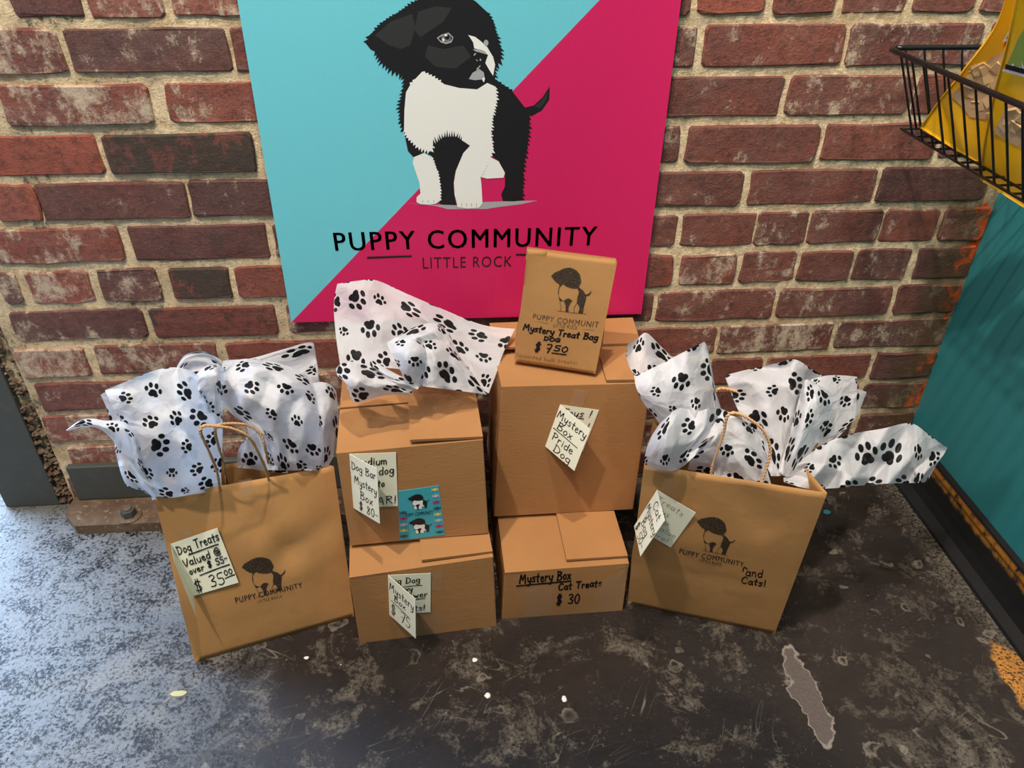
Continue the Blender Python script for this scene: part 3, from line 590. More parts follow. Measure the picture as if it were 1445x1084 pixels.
# ------------------------------------------------------------------ cardboard boxes
def lerp3(a, b, t): return Vector(a)*(1-t)+Vector(b)*t
def carton(name, label, fbl, fbr, ftl, ftr, bk, btl, btr, flaps, group='taped cardboard mystery boxes', nick=0):
    base = fbl.z; T = thing(name, ((fbl.x+fbr.x)/2, (fbl.y+fbr.y)/2, base), label, 'box', group)
    bbl, bbr = fbl+bk, fbr+bk
    # subdivided walls with a slight bulge
    def wall_pts(a, b, c, d, nrm, n=6, amp=.0015):
        return [[(lerp3(lerp3(a, b, i/n), lerp3(c, d, i/n), j/n)+nrm*amp*math.sin(PI*i/n)*math.sin(PI*j/n)) for i in range(n+1)] for j in range(n+1)]
    V, Fc = [], []
    for a, b, c, d in ((fbl, fbr, ftl, ftr), (fbr, bbr, ftr, btr), (bbr, bbl, btr, btl), (bbl, fbl, btl, ftl)):
        nrm = (b-a).cross(c-a).normalized(); g = wall_pts(a, b, c, d, nrm); o = len(V)
        for row in g: V += row
        for j in range(6):
            for i in range(6): q = o+j*7+i; Fc.append((q, q+1, q+8, q+7))
    o = len(V); V += [fbl, fbr, bbr, bbl]; Fc.append((o+3, o+2, o+1, o))
    dz = Vector((0, 0, .0075)); o = len(V); V += [ftl-dz, ftr-dz, btr-dz, btl-dz]; Fc.append((o, o+1, o+2, o+3))
    body = mesh('box_body', V, Fc, M['card'], T)
    bm = bmesh.new(); bm.from_mesh(body.data); bmesh.ops.remove_doubles(bm, verts=bm.verts, dist=.0002); bm.to_mesh(body.data); bm.free(); bevel(body, .0016)
    top = lambda a, b, z: lerp3(lerp3(ftl, ftr, a), lerp3(btl, btr, a), b)+Vector((0, 0, z))
    for (a0, a1, b0, b1, lv, lifts) in flaps:
        z = -.0045+lv*.0050; th = .0042; n = 4; V = []; Fc = []; mi = []
        for k in (0, 1):
            for j in range(n+1):
                for i in range(n+1):
                    s, t = i/n, j/n; L = (lifts[0]*(1-s)+lifts[1]*s)*(1-t)+(lifts[3]*(1-s)+lifts[2]*s)*t
                    V.append(top(a0+(a1-a0)*s, b0+(b1-b0)*t, z+L+k*th+.0008*math.sin(PI*s)*math.sin(PI*t)))
        N = (n+1)**2
        for j in range(n):
            for i in range(n): q = j*(n+1)+i; Fc += [(q, q+n+1, q+n+2, q+1), (N+q, N+q+1, N+q+n+2, N+q+n+1)]; mi += [0, 0]
        ring = [i for i in range(n)]+[n+j*(n+1) for j in range(n)]+[N-1-i for i in range(n)]+[N-1-n-j*(n+1) for j in range(n)]
        for i in range(len(ring)): a, b = ring[i], ring[(i+1) % len(ring)]; Fc.append((a, b, b+N, a+N)); mi.append(1)
        mesh('flap', V, Fc, None, T, mats=[M['card'], M['edge']], mi=mi)
    Sf = bil(fbl, fbr, ftl, ftr, lambda a, b: .0015*math.sin(PI*min(max(a, 0), 1))*math.sin(PI*min(max(b, 0), 1)))
    return T, Sf, top
zS, zL = .111, .156; zM, zG = zL+.185, zS+.264
A = lambda u, v, z: at(u, v, 'z', z)
bkL = Vector((-.02, .245, 0))
boxL, SL, topL = carton('cardboard_box', 'wide cardboard box on the floor with a seventy-five dollar card', A(507.5, 908, 0), A(701, 883, 0), A(492.6, 815.4, zL), A(696, 786, zL), bkL, A(492.6, 815.4, zL)+bkL, A(696, 786, zL)+bkL, [(0, 1, 0, .5, 0, (0, 0, 0, 0)), (0, 1, .5, 1, 0, (0, 0, 0, 0)), (.5, 1.0, .03, .97, 1, (.0028, 0, 0, 0))])
bkS = Vector((-.006, .225, 0))
boxS, SS, topS = carton('cardboard_box', 'smallest cardboard box, on the floor, marked thirty dollars in black marker', A(708, 873.2, 0), A(878.8, 861.8, 0), A(712.4, 808.4, zS), A(887.8, 795.3, zS), bkS, A(712.4, 808.4, zS)+bkS, A(887.8, 795.3, zS)+bkS, [(0, 1, 0, .5, 0, (0, 0, 0, 0)), (0, 1, .5, 1, 0, (0, 0, 0, 0)), (.5, 1.0, .05, .97, 1, (.0025, .001, 0, 0))])
bkM = Vector((-.012, .215, 0))
zLt = zL+.0080; zSt = zS+.0075
boxM, SM, topM = carton('cardboard_box', 'cardboard box with a teal puppy sticker, stacked under pawprint tissue paper', A(494.4, 770, zLt), A(689.6, 752.4, zLt), A(474.2, 640.1, zM), A(681.7, 620.9, zM), bkM, A(474.2, 640.1, zM)+bkM, A(681.7, 620.9, zM)+bkM, [(0, 1, 0, .485, 0, (0, 0, .0, .0)), (0, 1, .5, 1, 0, (.0015, 0, 0, 0)), (.5, 1.0, .01, .97, 1, (.006, .0, .0, .003))])
fG = [A(697, 729, zSt), A(893.5, 718.5, zSt), A(707.5, 546, zG), A(919, 541, zG)]
boxG, SG, topG = carton('cardboard_box', 'largest cardboard box, stacked on the smallest one, with the small treat bag standing on it', *fG, Vector((0, .178, 0)), A(690.7, 463, zG), A(892, 455, zG), [(0, 1, 0, .52, 0, (0, 0, 0, 0)), (.7, 1.0, .02, .6, 1, (.001, .0, .0, 0)), (0, 1, .55, 1, 2, (.0, .0, 0, 0)), (0, .3, .02, .98, -1, (0, 0, 0, 0))])
def card(parent, Sf, back, front, lines_b, lines_f, pens=(.0016, .0016), name='price_card', lab='cream folded card with black handwriting', hinge_len=None, width=None, hinge='left'):
    """folded card: back panel flat on the surface, front panel swung out from its left edge; corners measured"""
    tl, tr, br, bl = back; G0 = sub(Sf, back)
    c0 = [G0(0, 0), G0(1, 0), G0(1, 1), G0(0, 1)]; c0[2] = c0[1]+c0[3]-c0[0]
    fl_ = bil(c0[0], c0[1], c0[3], c0[2]); dev = max((G0(i/4, j/4)-fl_(i/4, j/4)).dot(fl_.n) for i in range(5) for j in range(5))
    c = [p+fl_.n*(max(dev, 0)+.0006) for p in c0]; GB = bil(c[0], c[1], c[3], c[2])
    W = (c[1]-c[0]).length; H = (c[3]-c[0]).length; W = W if width is None else width
    T = mesh(name, [p for p in c]+[p+Sf.n*.0005 for p in c], HEX, M['paper'], parent); tag(T, lab)
    # free edge: slide along the view ray to a panel width from the hinge
    def swing(hp, px):
        d = (at(*px, 'z', 0)-CAM).normalized(); best = None
        for i in range(2000):
            s = .4+i*.0006; P = CAM+d*s
            if (P-hp).length <= W: return P
            if best is None or (P-hp).length < (best-hp).length: best = P
        return best
    hb, ht = c[0]+Sf.n*.0006, c[3]+Sf.n*.0006
    vv = ((swing(ht, front[1])-ht)+(swing(hb, front[2])-hb))/2; ft, fb = ht+vv, hb+vv
    Sfr = bil(hb, fb, ht, ft); q = [hb, fb, ft, ht]
    FP = mesh('front_panel', [p-Sfr.n*.0003 for p in q]+[p+Sfr.n*.0003 for p in q], HEX, M['paper'], T)
    H2 = (ht-hb).length; W2 = (fb-hb).length
    if lines_b[0]: hand('handwriting', lines_b[0], lambda s, t, off=0: GB(s, t, off+.0007), W, H, lines_b[2] if len(lines_b) > 2 else M['ink'], T, pens[0], rules=lines_b[1], seed=3)
    hand('handwriting', lines_f[0], Sfr, W2, H2, M['ink'], T, pens[1], rules=lines_f[1], seed=4)
    return T
card(boxM, SM, [(493, 640), (558, 636), (561.5, 713.5), (499, 716)], [None, (532, 660), (536, 740.5)],
     ([('Medium', .1, .78, .80, .13, .03), ('small dog', .0, .58, .94, .14, .05), ('snack to', .05, .38, .72, .12, .02), ('WORK'.replace('W','').replace('OR','') , .42, .22, .56, .13), ('BAR!', .36, .05, .96, .14, .02)], []),
     ([('Dog Bar', .06, .76, .95, .13, .04), ('Mystery', .14, .52, .95, .14, 0), ('Box', .32, .28, .78, .15), ('$ 80-', .25, .06, .95, .15)], []))
card(boxL, SL, [(547.5, 811), (607.7, 806.4), (607.4, 863), (549.6, 866.5)], [None, (586.5, 845), (586.5, 901.4)],
     ([('Big Dog', .02, .78, .74, .14, .02), ('Heavy', .1, .58, .56, .14), ('Chewer', .2, .40, .92, .14, .03), ('Treats!', .1, .08, .86, .14)], [((.3, .70), (.78, .72)), ((.5, .36), (.85, .38))]),
     ([('Mystery', .06, .70, .94, .18, -.04), ('Box', .22, .50, .64, .15), ('$ 75', .08, .12, .80, .26)], [((.1, .44), (.75, .40))]))
card(boxG, SG, [(790.2, 570.3), (845.4, 576), (822.5, 636), (769.3, 629)], [None, (834.4, 605.2), (809.5, 665.5)],
     ([('Toys !', .1, .78, .85, .16, .03), ('Treats !', .1, .52, .90, .15)], [((.3, .74), (.7, .76))]),
     ([('Mystery', .04, .74, .96, .17), ('Box', .14, .52, .62, .17), ('Pride', .1, .26, .78, .16), ('Dog', .25, .04, .80, .17)], [((.05, .48), (.85, .47))]))
# writing on the small box, packing tape, sticker
g = sub(SS, [(730, 805), (852, 800), (850, 852), (728, 858)])
hand('handwriting', [('Mystery Box', .03, .68, .62, .22, .05), ('Cat Treats', .48, .46, .98, .17, .05), ('$ 30', .46, .06, .73, .26)], g, .115, .05, M['ink'], boxS, .0019, rules=[((.0, .60), (.62, .68))])
def tape(parent, Sf, quads, front=True):
    for q in quads:
        g = sub(Sf, q); V, Fc = [], []; n = 5
        for j in range(n+1):
            for i in range(n+1): V.append(g(i/n, j/n, .0012 if parent != boxG else .0028))
        for j in range(n):
            for i in range(n): a = j*(n+1)+i; Fc.append((a, a+1, a+n+2, a+n+1))
        tag(mesh('tape', V, Fc, M['tape'], parent), 'strip of clear packing tape')
tape(boxS, SS, [[(742, 830), (780, 826), (778, 868), (738, 872)], [(842, 826), (884, 800), (878, 860), (836, 864)]])
tape(boxL, SL, [[(608, 806), (624, 803), (623, 832), (608, 832)], [(588, 866), (622, 862), (623, 893), (588, 896)]])
tape(boxG, SG, [[(810, 548), (829, 550), (822, 574), (804, 570)]])
stickerS = sub(SM, [(562, 693), (619.2, 685), (627.9, 754.5), (563.5, 762.2)])
V = [stickerS(a, b, o) for o in (.0001, .0009) for a, b in ((0, 0), (1, 0), (1, 1), (0, 1))]
stk = tag(mesh('sticker', V, HEX, M['tealcard'], boxM), 'teal printed card with two puppies and candies along its edges')
for cy, sc_ in ((.60, .30), (.10, .32)):
    f = lambda s, t, off=0, cy=cy, sc_=sc_: stickerS(.22+s*.52, cy+t*sc_, off+.0009)
    fw = lambda pts: [((x-200)/950, 1-(y+50)/1120) for x, y in pts]
    print_mesh('white_coat', [fw(P_CHEST), fw(P_LEG), fw(P_HIND)], f, M['offwhite'], stk, .0002); print_mesh('dark_coat', [fw(P_HEAD), fw(P_GAP), fw(P_BACK), fw(P_TAIL), fw(P_SIDE)], f, M['black'], stk, .0004)
text_on('lettering', 'PUPPY COMMUNITY', lambda s, t, off=0: stickerS(.15+s*.64, .475+t*.07, off+.001), M['black'], stk, .0003, .002)
def candy(cx, cy, mat):
    b = .052; w = .085
    return print_mesh('candy_print', [[(cx+x*w, cy+y*b) for x, y in ell(0, 0, .6, .62, 12)], [(cx-w*.5, cy), (cx-w*1.05, cy+b*.7), (cx-w*.9, cy), (cx-w*1.05, cy-b*.7)], [(cx+w*.5, cy), (cx+w*1.05, cy+b*.7), (cx+w*.9, cy), (cx+w*1.05, cy-b*.7)]], lambda s, t, off=0: stickerS(s, t, off+.001), M[mat], stk, .0002)
for i in range(8):
    candy(.895, .94-i*.123, ('yel', 'lil', 'pk', 'navy')[i % 4])
    if i > 2: candy(.105, .94-i*.123, ('pk', 'lil', 'yel', 'navy')[i % 4])

# ------------------------------------------------------------------ paper bags
def bag(name, label, bl, br, tl, tr, dep, depT, bump, zig=0):
    T = thing(name, ((bl.x+br.x)/2, (bl.y+br.y)/2, bl.z), label, 'bag'); Sf = bil(bl, br, tl, tr, bump)
    n = 28; V = []; Fc = []; ex = (br-bl).normalized()
    for j in range(n+1):
        for i in range(n+1): V.append(Sf(i/n, j/n, 0))
    for j in range(n):
        for i in range(n): a = j*(n+1)+i; Fc.append((a, a+1, a+n+2, a+n+1))
    # gussets and back
    def strip(p_lo, p_hi, q_lo, q_hi, out, fold):
        o = len(V); k = 6; edge_f = []
        for j in range(n+1):
            t = j/n
            for i in range(k+1):
                s = i/k; P = lerp3(lerp3(p_lo(t), q_lo(t), s), p_hi(t), 0)
                V.append(P+out*(.010*math.sin(PI*s)*math.sin(PI*min(1, t*1.1))*(1-t)*1.6-fold*t*(1-abs(2*s-1))))
        for j in range(n):
            for i in range(k): a = o+j*(k+1)+i; Fc.append((a, a+1, a+k+2, a+k+1))
    d = lambda t: dep*(1-t)+depT*t
    L = lambda t: Sf(0, t, 0); Rr = lambda t: Sf(1, t, 0); LB = lambda t: Sf(0, t, 0)+d(t); RB = lambda t: Sf(1, t, 0)+d(t)
    strip(L, L, LB, LB, -ex, .028); strip(Rr, Rr, RB, RB, ex, .028); strip(LB, LB, RB, RB, Vector((0, 0, 0)), 0)
    o = len(V); V += [bl, br, br+dep, bl+dep]; Fc.append((o, o+1, o+2, o+3))
    V = [Vector((v.x, v.y, max(v.z, bl.z+.0002))) for v in V]
    b = mesh('bag_body', V, Fc, M['kraft'], T, smooth=True)
    bm = bmesh.new(); bm.from_mesh(b.data); bmesh.ops.remove_doubles(bm, verts=bm.verts, dist=.0001)
    for e in bm.edges:
        if len(e.link_faces) == 2 and e.calc_face_angle(0) > .5: e.smooth = False
    bm.to_mesh(b.data); bm.free()
    md = b.modifiers.new('s', 'SOLIDIFY'); md.thickness = .0004; md.offset = -1
    return T, Sf
def gauss(a, b, ca, cb, sa, sb): return math.exp(-((a-ca)/sa)**2-((b-cb)/sb)**2)
def cr(a, b, x0, y0, x1, y1, w):  # crease: distance to a segment
    d = Vector((x1-x0, y1-y0)); p = Vector((a-x0, b-y0)); t = max(0, min(1, p.dot(d)/d.dot(d))); return max(0, 1-(p-d*t).length/w)
clamp = lambda b: b(0, 0)
def bumpK(a, b):
    e = math.sin(PI*min(max(a, 0), 1))**.5*math.sin(PI*min(max(b, 0), 1))**.6 if 0 < a < 1 and 0 < b < 1 else 0
    return e*(.006+.010*gauss(a, b, .72, .62, .3, .2)-.010*cr(a, b, 1.0, .70, .66, .56, .16)-.006*cr(a, b, .66, .56, .55, .75, .12)+.002*noise.noise(Vector((a*5, b*5, 1)))-.0015*cr(a, b, 0, .27, 1, .27, .02))
def bumpR(a, b):
    e = math.sin(PI*min(max(a, 0), 1))**.5*math.sin(PI*min(max(b, 0), 1))**.6 if 0 < a < 1 and 0 < b < 1 else 0
    return e*(.005+.004*gauss(a, b, .25, .6, .2, .4)-.007*cr(a, b, .55, 1.0, .72, .80, .14)+.003*noise.noise(Vector((a*4, b*4, 7)))-.0015*cr(a, b, 0, .36, 1, .36, .02))
kb = [A(275, 935, 0), A(500, 870, 0), at(218, 702, 'y', -.322), at(471, 658, 'y', -.25)]
bagK, SK = bag('paper_gift_bag', 'left kraft paper gift bag with cord handles and a thirty-five dollar card', *kb, Vector((-.036, .12, 0)), Vector((-.030, .10, -.045)), bumpK)
rb = [A(885, 852, 0), A(1093, 895, 0), at(909, 655, 'y', -.356), at(1167.5, 696, 'y', -.433)]
bagR, SR = bag('paper_gift_bag', 'right kraft paper gift bag with cord handles and a fifty dollar card', *rb, Vector((.042, .125, 0)), Vector((.042, .12, -.015)), bumpR)
def rope(parent, pts, r=.0017):
    P = catmull([Vector(p) for p in pts], 10); V, Fc = [], []
    # two twisted strands
    up = None; A1, A2 = [], []; s = 0
    for i, p in enumerate(P):
        t = (P[min(i+1, len(P)-1)]-P[max(i-1, 0)]).normalized()
        if up is None: up = t.orthogonal().normalized()
        up = (up-t*up.dot(t)).normalized(); q = t.cross(up)
        if i: s += (p-P[i-1]).length
        a = s/.011*2*PI; o = (up*math.cos(a)+q*math.sin(a))*r*.55; A1.append(p+o); A2.append(p-o)
    tube_geo(A1, r*.8, 6, V, Fc); tube_geo(A2, r*.8, 6, V, Fc)
    return mesh('cord_handle', V, Fc, M['rope'], parent, smooth=True)
def hpts(px, y0, y1):
    if isinstance(y0, list): return [at(u, v, 'y', y) for (u, v), y in zip(px, y0)]
    n = len(px); return [at(u, v, 'y', y0+(y1-y0)*i/(n-1)) for i, (u, v) in enumerate(px)]
rope(bagK, hpts([(311,695),(306,665),(294,635),(283,610),(288,601),(308,602),(330,606),(352,618),(366,642),(377,668),(379,682)], [-.298,-.325,-.342,-.352,-.35,-.345,-.335,-.325,-.31,-.29,-.27], 0), .0018)
rope(bagK, hpts([(322,690),(314,650),(304,612),(308,600),(332,598),(351,601),(367,612),(374,632),(380,660)], [-.22,-.27,-.295,-.295,-.28,-.27,-.27,-.27,-.24], 0), .0018)
rope(bagR, hpts([(1003,672),(1006,655),(1021,611),(1026,588),(1038,583),(1058,592),(1078,609),(1087,634),(1083,656),(1073,684)], -.378, -.400), .0018)
rope(bagR, hpts([(1000,600),(1004,566),(1012,550),(1026,549),(1046,556),(1066,570),(1080,600),(1084,640)], -.26, -.28), .0018)
# folded top hem of the bags and the glued bottom line are in the relief; printed stamps:
stamp(sub(SK, [(338,786),(400,778),(406,832),(350,848)]), .06, .05, M['stamp'], bagK)
text_on('stamp_lettering', 'PUPPY COMMUNITY', sub(SK, [(331,843),(425,821.5),(427,828),(333,851)]), M['stamp'], bagK, .0008, .001, 1.15, 3)
text_on('stamp_small_lettering', 'LITTLE ROCK', sub(SK, [(363,847),(398,839),(399,843),(364,851)]), M['stamp'], bagK, .0008, 0, 1.15, 3)
stamp(sub(SR, [(984,722),(1045,738),(1031,787),(981,775)]), .06, .05, M['stamp'], bagR)
text_on('stamp_lettering', 'PUPPY COMMUNITY', sub(SR, [(960,773),(1050,793),(1049,800),(958,780)]), M['stamp'], bagR, .0008, .001, 1.15, 3)
text_on('stamp_small_lettering', 'LITTLE ROCK', sub(SR, [(988,788),(1019,795),(1018,799),(987,792)]), M['stamp'], bagR, .0008, .001, 1.15, 3)
hand('handwriting', [('^', .0, .66, .16, .3), ('and', .14, .52, .84, .42), ('Cats!', .0, .02, 1, .40)], sub(SR, [(1049,798),(1082,804),(1080,828),(1046,823)]), .036, .026, M['ink'], bagR, .0017)
tape(bagK, SK, [[(250, 748), (270, 744), (272, 758), (252, 764)], [(337, 678), (355, 675), (358, 698), (341, 702)]])
tape(bagR, SR, [[(938, 672), (952, 676), (946, 698), (932, 692)]])
# card on the left bag: written panel faces out, blank half hangs behind on its left
g = sub(SK, [(240.7, 766.5), (306.5, 742.4), (336.5, 819.2), (272.8, 839.8)]); lift = lambda s, t, off=0: g(s, t, off+.002+.003*s)
V = [lift(a, b, o) for o in (0, .0005) for a, b in ((0, 0), (1, 0), (1, 1), (0, 1))]
ck = tag(mesh('price_card', V, HEX, M['paper'], bagK), 'cream folded card with black handwriting')
hand('handwriting', [('Dog Treats', .06, .79, .96, .14, .02), ('Valued @', .08, .55, .88, .13, .03), ('over $ 55-', .12, .40, .96, .11, .03), ('$ 35', .10, .06, .74, .21, .0), ('00', .78, .19, .96, .09)], lambda s, t, off=0: lift(s, t, off+.0006), .085, .085, M['ink'], ck, .0018, rules=[((.25, .73), (.90, .75)), ((.30, .33), (.96, .36)), ((.77, .14), (.98, .16))])
hp = [g(0, 0, .001), g(0, 1, .001)]
def ray_at(px, ref, d): 
    r = (at(*px, 'z', 0)-CAM).normalized(); return CAM+r*((ref-CAM).dot(r)-d)
q = [hp[0], ray_at((277, 871.5), hp[0], .03), ray_at((246, 794), hp[1], .03), hp[1]]
mesh('back_panel', q+[p+Vector((0, .0004, 0)) for p in q], HEX, M['paper'], ck)
# card on the right bag
card(bagR, SR, [(927.5, 690), (981.2, 720), (947, 771.3), (895.5, 741)], [None, (937, 733), (904.7, 787)],
     ([('Treats', .1, .80, .80, .13, -.02), ('Toys', .1, .60, .55, .13), ('up', .4, .42, .66, .13), ('Value', .4, .24, .95, .12), ('more!', .3, .05, .85, .12)], [], M['pencil']),
     ([('Cat', .25, .78, .80, .17), ('Mystery', .05, .54, .98, .17), ('Bag', .22, .28, .72, .18), ('$ 50-', .08, .05, .86, .17)], []), pens=(.0006, .0017))
# small treat bag standing on the largest box
zt = zG+.008
tb = [A(726, 510, zt), A(840, 528, zt), at(745, 353, 'y', -.142), at(871, 369, 'y', -.166)]
bagT, ST = bag('treat_bag', 'small kraft paper treat bag with folded top, standing on the largest box', *tb, Vector((.010, .048, 0)), Vector((0, .006, 0)), lambda a, b: .005*math.sin(PI*min(max(a, 0), 1))*math.sin(PI*min(max(b, 0), 1))**.7*(1-b*.4) if 0 < b < 1 and 0 < a < 1 else 0)
tl_, tr2 = ST(0, 1, 0), ST(1, 1, 0)
V = [ST(a, b, o) for o in (.0003, .0016) for a, b in ((0, .90), (1, .895), (1, 1.002), (0, 1.002))]
V2 = [p+Vector((0, .010, 0)) for p in V]; mesh('folded_top', V2, HEX, M['kraft'], bagT)
stamp(sub(ST, [(778,374),(839,381),(831,446),(776,438)]), .06, .06, M['stamp'], bagT)
text_on('stamp_lettering', 'PUPPY COMMUNIT', sub(ST, [(753,442),(846,454),(844,462),(752,449)]), M['stamp'], bagT, .0010)
text_on('stamp_small_lettering', 'LITTLE ROCK', sub(ST, [(782,456),(816,460),(815,465),(781,461)]), M['stamp'], bagT, .0006)
for q in ([(0, 0), (.12*1.4, -.005), (.12*1.4, .02), (0, .03)], [(.72, -.01), (.9, -.02), (.9, 0), (.72, .01)]): print_mesh('stamp_rule', [q], sub(ST, [(762,440),(850,450),(848,467),(760,454)]), M['stamp'], bagT, .0006)
hand('handwriting', [('Mystery Treat Bag', .0, .76, 1, .24, -.02), ('DOG', .30, .50, .52, .14), ('$ 7', .20, .02, .42, .34), ('50', .46, .14, .64, .22)], sub(ST, [(740,456),(845,471),(838,506),(734,492)]), .11, .045, M['ink'], bagT, .0022, rules=[((.44, .03), (.63, .03))])
hand('handwriting', [('(assorted bulk treats)', 0, .2, 1, .55)], sub(ST, [(730,495),(815,507),(814,516),(728,505)]), .09, .01, M['pencil'], bagT, .0004)

# ------------------------------------------------------------------ tissue paper
def sheet(parent, net, seed=0, n=12, amp=.004, uvo=None, name='tissue_sheet'):
    P = [[at(u, v, 'y', y) for u, v, y in row] for row in net]
    rows = [catmull(r, n) for r in P]; cols = len(rows[0]); grid = []
    for j in range(cols): grid.append(catmull([r[j] for r in rows], n))
    R_, K = len(grid[0]), cols; V = []; uv = []; r = random.Random(seed); ox, oy = r.uniform(0, 3), r.uniform(0, 3)
    Wd = sum((P[len(P)//2][i+1]-P[len(P)//2][i]).length for i in range(len(P[0])-1)); Hd = sum((P[i+1][len(P[0])//2]-P[i][len(P[0])//2]).length for i in range(len(P)-1))
    folds = [(Vector((math.cos(a), math.sin(a), 0)), r.uniform(16, 44), r.random()*2, r.uniform(.5, 1.1)) for a in [r.uniform(0, PI) for _ in range(4)]]
    tri = lambda x: abs((x % 2)-1)*2-1
    for j in range(R_):
        for i in range(K):
            p = grid[i][j]; q = Vector((i/(K-1)*Wd, j/(R_-1)*Hd, seed*1.7))
            # creased relief: ridged folds plus soft undulation
            c = 1-2*abs(noise.noise(q*26)); c2 = 1-2*abs(noise.noise(q*11+Vector((5, 2, 1))))
            e = min(1, 4*min(i, K-1-i)/(K-1)+.35)
            d = (CAM-p).normalized(); d2 = Vector((noise.noise(q*14), noise.noise(q*14+Vector((9, 9, 9))), noise.noise(q*14+Vector((3, 7, 5)))))
            qq = q+Vector((noise.noise(q*20), noise.noise(q*20+Vector((4, 4, 4))), 0))*.012
            fo = sum(w_*tri(qq.dot(dr)*fq+ph)*max(0, .35+noise.noise(q*9+Vector((k_*3.1, 0, 0)))*1.6) for k_, (dr, fq, ph, w_) in enumerate(folds))
            V.append(p+d*(c*.5+c2*.6+fo*2.5)*amp*e+d2*amp*.35); uv.append((ox+q.x, oy-q.y))
    Fc = [(j*K+i, j*K+i+1, (j+1)*K+i+1, (j+1)*K+i) for j in range(R_-1) for i in range(K-1)]
    return mesh(name, V, Fc, M['tissue'], parent, smooth=True, uv=uv)
tK = thing('tissue_paper', (-.36, -.27, .27), 'black and white pawprint tissue paper bursting out of the left gift bag', 'tissue paper', 'pawprint tissue')
# back dome
sheet(tK, [[(248,520,-.20),(262,500,-.20),(290,496,-.20),(312,508,-.20),(320,524,-.21)], [(245,545,-.22),(265,525,-.21),(290,518,-.21),(312,530,-.21),(318,545,-.22)], [(250,600,-.24),(270,590,-.24),(290,585,-.24),(306,590,-.24),(314,600,-.24)], [(255,690,-.25),(275,688,-.25),(290,685,-.25),(303,682,-.25),(312,680,-.25)]], 1)
# little rolled corner behind, on the left
sheet(tK, [[(142,557,-.28),(148,554,-.28),(156,552,-.28)], [(150,575,-.28),(158,575,-.28),(172,572,-.28)], [(156,598,-.28),(166,598,-.28),(182,592,-.28)]], 2, amp=.001)
# large front sheet on the left
sheet(tK, [[(149,552,-.335),(175,540,-.33),(205,526,-.325),(240,518,-.31),(272,524,-.29),(300,545,-.27)],
           [(160,575,-.345),(190,572,-.35),(222,565,-.345),(250,560,-.33),(280,565,-.30),(308,575,-.27)],
           [(172,600,-.34),(200,605,-.36),(232,603,-.36),(258,600,-.34),(288,600,-.31),(314,592,-.27)],
           [(176,640,-.335),(205,645,-.355),(236,645,-.355),(262,642,-.34),(290,640,-.31),(314,635,-.27)],
           [(196,676,-.33),(215,682,-.34),(240,680,-.34),(265,678,-.33),(290,670,-.30),(313,668,-.28)],
           [(214,706,-.322),(228,704,-.318),(250,702,-.312),(272,698,-.305),(292,694,-.298),(314,690,-.28)]], 3, amp=.005)
# ear pointing left
sheet(tK, [[(93,607,-.34),(112,594,-.34),(130,591,-.34),(150,594,-.34),(172,590,-.34),(186,572,-.34)], [(94,607.5,-.34),(114,600,-.345),(134,600,-.35),(152,604,-.35),(172,608,-.35),(190,600,-.35)],
           [(95,608,-.34),(116,603,-.34),(138,604,-.34),(156,618,-.34),(174,640,-.345),(192,650,-.35)]], 4, amp=.0015)
# lower left fold
sheet(tK, [[(160,605,-.335),(172,604,-.35),(186,610,-.36),(196,625,-.355)], [(164,640,-.33),(174,635,-.345),(190,650,-.355),(204,665,-.35)], [(171,670,-.325),(180,672,-.34),(196,680,-.345),(214,690,-.34)], [(178,686,-.32),(190,690,-.33),(204,695,-.33),(222,706,-.325)]], 5, amp=.004)
# knot between the two bursts
sheet(tK, [[(262,545,-.27),(285,520,-.27),(305,512,-.26),(318,520,-.25)], [(280,550,-.30),(290,538,-.30),(308,530,-.29),(315,540,-.27)], [(285,570,-.29),(295,560,-.29),(306,555,-.28),(312,565,-.27)], [(290,600,-.28),(300,590,-.27),(310,590,-.27),(315,600,-.26)]], 6, amp=.007)
# right burst: flat grey sheet behind
sheet(tK, [[(318,508,-.19),(352,506,-.18),(395,494,-.17),(437,483,-.16),(444,492,-.165)], [(330,545,-.20),(358,535,-.19),(398,526,-.18),(440,515,-.17),(449,522,-.17)], [(345,590,-.21),(365,580,-.20),(402,572,-.20),(442,560,-.18),(452,562,-.18)], [(360,660,-.22),(380,655,-.21),(410,650,-.21),(440,640,-.20),(455,640,-.19)]], 7, amp=.002)
# right dome in front
sheet(tK, [[(316,509,-.24),(334,508,-.22),(352,507,-.215),(390,512,-.21),(425,524,-.20),(440,536,-.195)], [(310,532,-.26),(330,528,-.25),(355,522,-.26),(392,527,-.25),(425,538,-.235),(443,548,-.21)],
           [(301,556,-.255),(326,560,-.265),(360,560,-.28),(395,560,-.28),(426,566,-.26),(448,578,-.23)], [(330,585,-.25),(350,592,-.265),(375,598,-.28),(402,602,-.285),(430,608,-.27),(455,615,-.24)],
           [(362,612,-.245),(376,622,-.26),(394,630,-.27),(414,638,-.275),(436,642,-.27),(458,645,-.245)], [(378,664,-.245),(390,664,-.255),(404,664,-.26),(420,664,-.265),(438,664,-.262),(454,664,-.25)]], 8, amp=.0045)
# right side fold
sheet(tK, [[(438,542,-.20),(452,539,-.20),(466,543,-.195),(474,552,-.19)], [(444,580,-.225),(455,575,-.225),(468,578,-.21),(477,592,-.20)], [(448,620,-.235),(458,620,-.235),(468,622,-.22),(474,632,-.21)], [(442,665,-.245),(452,666,-.247),(461,660,-.24),(468,648,-.23)]], 9, amp=.003)
# small inner piece above the handle
sheet(tK, [[(345,620,-.22),(362,612,-.22),(385,620,-.23),(402,640,-.24)], [(336,636,-.22),(358,638,-.23),(380,645,-.245),(404,655,-.25)], [(335,660,-.21),(356,662,-.22),(380,666,-.235),(406,668,-.25)]], 10, amp=.003)

